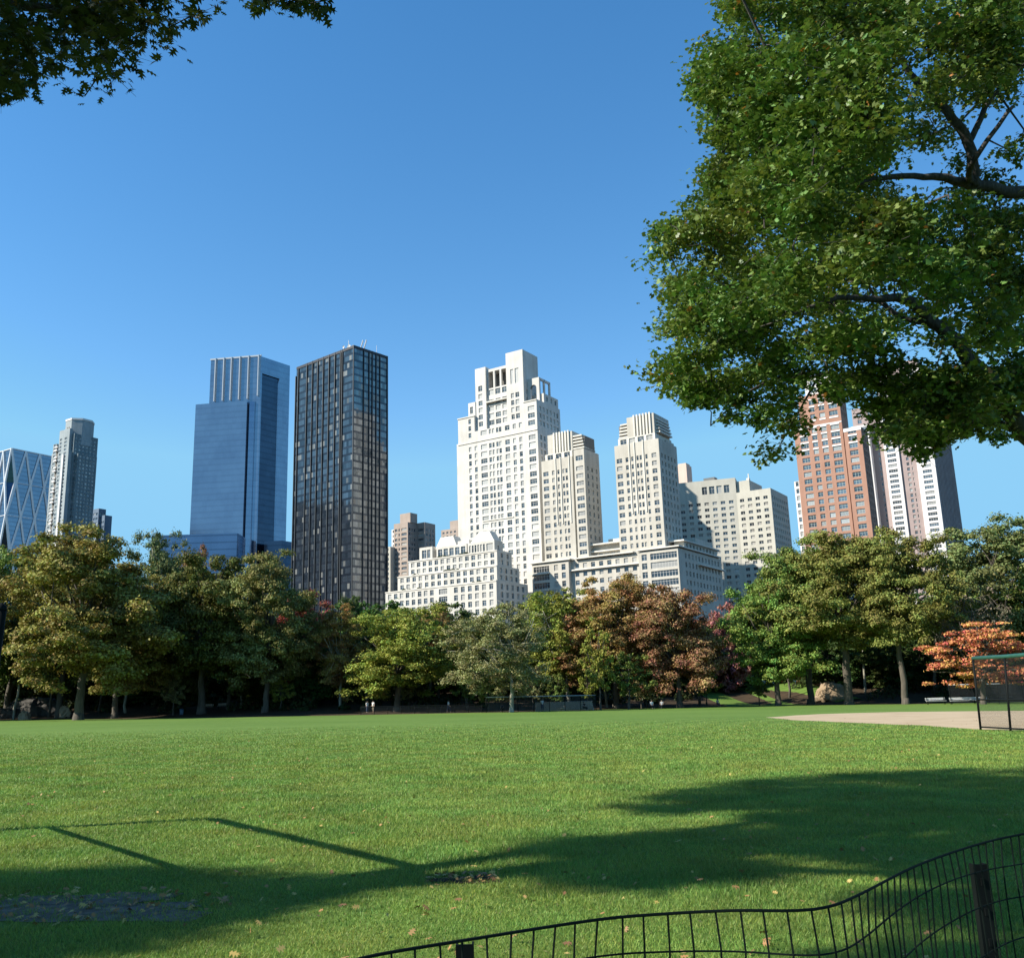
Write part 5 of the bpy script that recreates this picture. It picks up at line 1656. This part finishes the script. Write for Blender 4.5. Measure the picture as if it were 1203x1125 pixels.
def bleachers(px, Y, wd):
    c = gpt(px, Y); r = empty('bleachers', tuple(c), 0, 'pale stepped bleachers behind the low backstop', 'bleachers')
    for k in range(4):
        mb = MB(); mb.box(-wd / 2, wd / 2, k * .62, k * .62 + .34, .32 + k * .3, .37 + k * .3); mb.build('seat', [M['wood_board']], r)
        mb = MB(); mb.box(-wd / 2, wd / 2, k * .62 + .36, k * .62 + .4, .05 + k * .3, .34 + k * .3); mb.build('riser', [M['wood_board']], r)
    for x in (-wd / 2, 0, wd / 2 - .08):
        mb = MB(); mb.box(x, x + .08, .05, .12, -.2, .32); mb.box(x, x + .08, 2.2, 2.28, -.2, 1.2); mb.build('frame', [M['galv']], r)


bleachers(663, 142.8, 8.4)


def bench(px, Y, label, mat='wood_board', L=1.9, rz=0.0):
    c = gpt(px, Y); r = empty('park_bench', tuple(c), rz, label, 'bench')
    mb = MB()
    for k in range(3): mb.box(-L / 2, L / 2, -.22 + k * .15, -.10 + k * .15, .43, .47)
    mb.build('seat', [M[mat]], r)
    mb = MB()
    for k in range(2): mb.box(-L / 2, L / 2, .27 + k * .03, .30 + k * .03, .58 + k * .17, .70 + k * .17)
    mb.build('backrest', [M[mat]], r)
    for x in (-L / 2 + .15, L / 2 - .2):
        mb = MB(); mb.box(x, x + .06, -.2, -.14, -.1, .43); mb.box(x, x + .06, .2, .26, -.1, .9); mb.build('leg', [M['black_paint']], r)


bench(244, 168, 'wooden park bench in the shade of the left trees, nearer the blue bin')
bench(262, 168, 'wooden park bench in the shade of the left trees, farther from the blue bin')
bench(1140, 130.5, 'long white bench in front of the far right fence', 'white_paint', 5.2)
bench(1100, 131, 'short white bench left of the far right fence', 'white_paint', 2.6)


def bin_(px, Y, label):
    c = gpt(px, Y); r = empty('litter_bin', tuple(c), 0, label, 'bin')
    mb = MB(); mb.tube([(0, 0, 0), (0, 0, .1), (0, 0, .9)], [.26, .28, .34], 14); mb.build('body', [M['bin_blue']], r, True)
    mb = MB(); mb.tube([(0, 0, .9), (0, 0, .96)], [.37, .36], 14); mb.build('rim', [M['black_paint']], r)


M['bin_blue'] = plain('faded blue plastic', (.07, .12, .18), .5)
bin_(214, 160, 'bluish litter bin at the lawn edge under the left trees')

M['rock'] = soil('grey schist', (.045, .043, .04), (.13, .122, .11), .8, .8)
M['tan_rock'] = soil('tan weathered schist', (.26, .19, .12), (.42, .32, .21), .8, .8)


def boulder(px, Y, w_, h_, label, mat='rock', seed=0):
    c = gpt(px, Y); rr = np.random.default_rng(seed)
    nu, nv = 22, 9; V = []; mb = MB()
    ph = rr.uniform(0, 6, 4)
    for j in range(nv):
        el = (j / (nv - 1)) * math.pi / 2 * .98
        for i in range(nu):
            a = 2 * math.pi * i / nu
            k = 1 + .22 * math.sin(2 * a + ph[0]) + .12 * math.sin(5 * a + ph[1] + 2 * el) + rr.normal() * .05
            k = round(k * 7) / 7 * .6 + k * .4
            V.append((w_ / 2 * k * math.cos(el) ** .6 * math.cos(a), w_ * .35 * k * math.cos(el) ** .6 * math.sin(a), h_ * (math.sin(el) + .06 * rr.normal()) - .15))
    for j in range(nv - 1):
        for i in range(nu):
            a_, b_ = j * nu + i, j * nu + (i + 1) % nu
            mb.f.append((a_, b_, b_ + nu, a_ + nu)); mb.m.append(0)
    mb.f.append(tuple((nv - 1) * nu + i for i in range(nu))); mb.m.append(0)
    mb.v = V
    o = mb.build('boulder', [M[mat]], None, False, tuple(c)); tag(o, label, 'rock')


boulder(42, 178, 9, 3.2, 'large dark rock outcrop under the far left trees', seed=3)
boulder(8, 174, 5, 1.9, 'dark rock at the left edge beside the large outcrop', seed=4)
boulder(30, 166, 2.2, 1.5, 'small pale boulder at the lawn edge below the large outcrop', 'tan_rock', 5)
boulder(75, 170, 2.6, 2.0, 'pale boulder right of the large outcrop, left of the big trunk', 'tan_rock', 6)
boulder(358, 178, 5, 3.4, 'pale rock in the shade below the dark glass tower', 'rock', 7)
boulder(978, 163, 4.4, 2.9, 'tan rock face between trunks in the right group', 'tan_rock', 8)

# sunlit grassy bank in the gap of the trees
bx_ = np.arange(34, 58, 1.5); by_ = np.arange(160, 206, 2.0)
tag(grid('grass_bank', bx_, by_, lambda x, y: gz(x, y) + .02 - .3 * (np.abs((x - 45.5) / 11) > .98), M['lawn']), kind='structure')

# ------------------------------------------------------------------ people
M['skin'] = plain('skin', (.42, .27, .19), .55)
M['hair'] = plain('dark hair', (.03, .022, .018), .6)


def cloth(name, c): return plain(name, c, .85, 0, .1, 12)


def skinned(name, pts, edges, rad, mat, parent):
    me = bpy.data.meshes.new(name); me.from_pydata(pts, edges, []); me.materials.append(mat)
    o = link(name, me, parent)
    o.modifiers.new('Skin', 'SKIN')
    for i, r in enumerate(rad):
        sv = me.skin_vertices[0].data[i]; sv.radius = (r, r) if not isinstance(r, tuple) else r; sv.use_root = (i == 0)
    ss = o.modifiers.new('Sub', 'SUBSURF'); ss.levels = 1; ss.render_levels = 2
    return o


def person(px, Y, pose, shirt, legs, label, rz=0.0, group=None):
    c = gpt(px, Y); r = empty('person', tuple(c), rz, label, 'person', group)
    if pose == 'sit':
        hip, kn, an = .46, (.0, -.42, .50), (.0, -.46, .07)
        L = {'pelvis': (0, 0, .46), 'waist': (0, .02, .64), 'chest': (0, 0, .86), 'neck': (0, -.02, 1.02), 'head': (0, -.04, 1.13), 'crown': (0, -.03, 1.24)}
        hips = [(s * .10, -.02, .45) for s in (-1, 1)]; knees = [(s * .13, -.42, .49) for s in (-1, 1)]; ank = [(s * .12, -.44, .08) for s in (-1, 1)]
        sh = [(s * .19, 0, .95) for s in (-1, 1)]; el = [(s * .25, -.06, .68) for s in (-1, 1)]; wr = [(s * .14, -.28, .56) for s in (-1, 1)]
    else:
        st = .14 if pose == 'walk' else .02
        L = {'pelvis': (0, 0, .92), 'waist': (0, .01, 1.10), 'chest': (0, 0, 1.32), 'neck': (0, 0, 1.49), 'head': (0, -.02, 1.60), 'crown': (0, -.01, 1.71)}
        hips = [(s * .09, 0, .90) for s in (-1, 1)]; knees = [(s * .10, -st * s - .03, .49) for s in (-1, 1)]; ank = [(s * .10, -st * s * 1.6 + .02, .08) for s in (-1, 1)]
        sh = [(s * .19, 0, 1.42) for s in (-1, 1)]; el = [(s * .25, .03 + st * s, 1.15) for s in (-1, 1)]; wr = [(s * .26, -.08 + st * s * 1.4, .92) for s in (-1, 1)]
    keys = list(L); pts = [L[k] for k in keys]; ed = [(i, i + 1) for i in range(5)]; rad = [.13, .12, .14, .055, (.085, .10), .06]
    for s in (0, 1):
        i = len(pts); pts += [hips[s], knees[s], ank[s], (ank[s][0], ank[s][1] - .16, .03)]; rad += [.085, .058, .042, .035]; ed += [(0, i), (i, i + 1), (i + 1, i + 2), (i + 2, i + 3)]
        i = len(pts); pts += [sh[s], el[s], wr[s]]; rad += [.055, .042, .030]; ed += [(2, i), (i, i + 1), (i + 1, i + 2)]
        w_ = wr[s]; dirn = np.array(w_) - np.array(el[s]); dirn /= np.linalg.norm(dirn)
        palm = np.array(w_) + dirn * .07; ip = len(pts); pts.append(tuple(palm)); rad.append(.026); ed.append((i + 2, ip))
        for f, (oy, ln) in enumerate(((-.03, .07), (-.01, .085), (.01, .08), (.03, .06))):
            j = len(pts); pts.append(tuple(palm + dirn * ln + np.array([0, oy, 0]))); rad.append(.009); ed.append((ip, j))
        j = len(pts); pts.append(tuple(np.array(w_) + dirn * .06 + np.array([-.04 * (1 if s else -1), -.03, 0]))); rad.append(.01); ed.append((i + 2, j))
    skinned('body', pts, ed, rad, M['skin'], r)
    tp = [L['waist'], L['chest'], tuple(np.array(L['neck']) - [0, 0, .05]), (0, L['pelvis'][1], L['pelvis'][2] + .03)]; te = [(0, 1), (1, 2), (0, 3)]; tr = [.15, .165, .07, .15]
    for s in (0, 1):
        i = len(tp); tp += [sh[s], tuple(np.array(sh[s]) * .25 + np.array(el[s]) * .75)]; tr += [.072, .06]; te += [(1, i), (i, i + 1)]
    skinned('shirt', tp, te, tr, shirt, r)
    tp = [L['pelvis']]; te = []; tr = [.14]
    for s in (0, 1):
        i = len(tp); tp += [hips[s], knees[s], tuple(np.array(ank[s]) + [0, 0, .04])]; tr += [.10, .075, .06]; te += [(0, i), (i, i + 1), (i + 1, i + 2)]
    skinned('trousers', tp, te, tr, legs, r)
    h = np.array(L['head']); 
    skinned('hair', [tuple(h + [0, .03, .02]), tuple(h + [0, .02, .09]), tuple(h + [0, .05, -.04])], [(0, 1), (0, 2)], [.095, .085, .07], M['hair'], r)
    mb = MB(); 
    for s in (-1, 1): mb.tube([tuple(h + [s * .035, -.09, .01]), tuple(h + [s * .035, -.105, .01])], .012, 6)
    mb.build('eyes', [M['hair']], r)
    mb = MB(); mb.tube([tuple(h + [0, -.09, .02]), tuple(h + [0, -.125, -.03])], [.01, .018], 6); mb.build('nose', [M['skin']], r)


white_c = cloth('white cotton', (.75, .75, .73)); grey_c = cloth('grey cotton', (.32, .33, .34)); navy_c = cloth('navy cotton', (.03, .04, .08)); black_c = cloth('black cotton', (.015, .015, .017)); denim = cloth('denim', (.07, .10, .17)); khaki = cloth('khaki', (.30, .25, .17))
person(765.5, 144, 'sit', white_c, black_c, 'person in white shirt sitting under the rust red tree, left of the other sitter', .3)
person(777.5, 144, 'sit', grey_c, black_c, 'person in pale grey top sitting under the rust red tree, right of the other sitter', -.5)
person(431.5, 150, 'stand', white_c, denim, 'person in white shirt and jeans, left of the pair under the yellow green tree', .8)
person(438.5, 151, 'stand', white_c, khaki, 'person in white shirt and khakis, right of the pair under the yellow green tree', -.6)
person(527, 147, 'walk', white_c, navy_c, 'lone person in white walking in shade left of the low backstop', 1.3)
person(637, 143.2, 'stand', white_c, navy_c, 'person in white standing beside the pale bleachers', .2)
person(686, 140.8, 'sit', black_c, black_c, 'person in dark clothes sitting at the right end of the low backstop', .9)
person(843, 160, 'sit', white_c, denim, 'person in white sitting at the foot of the grassy bank', .4)
person(590, 140.5, 'sit', navy_c, black_c, 'person in dark clothes sitting at the left end of the low backstop', -.4)
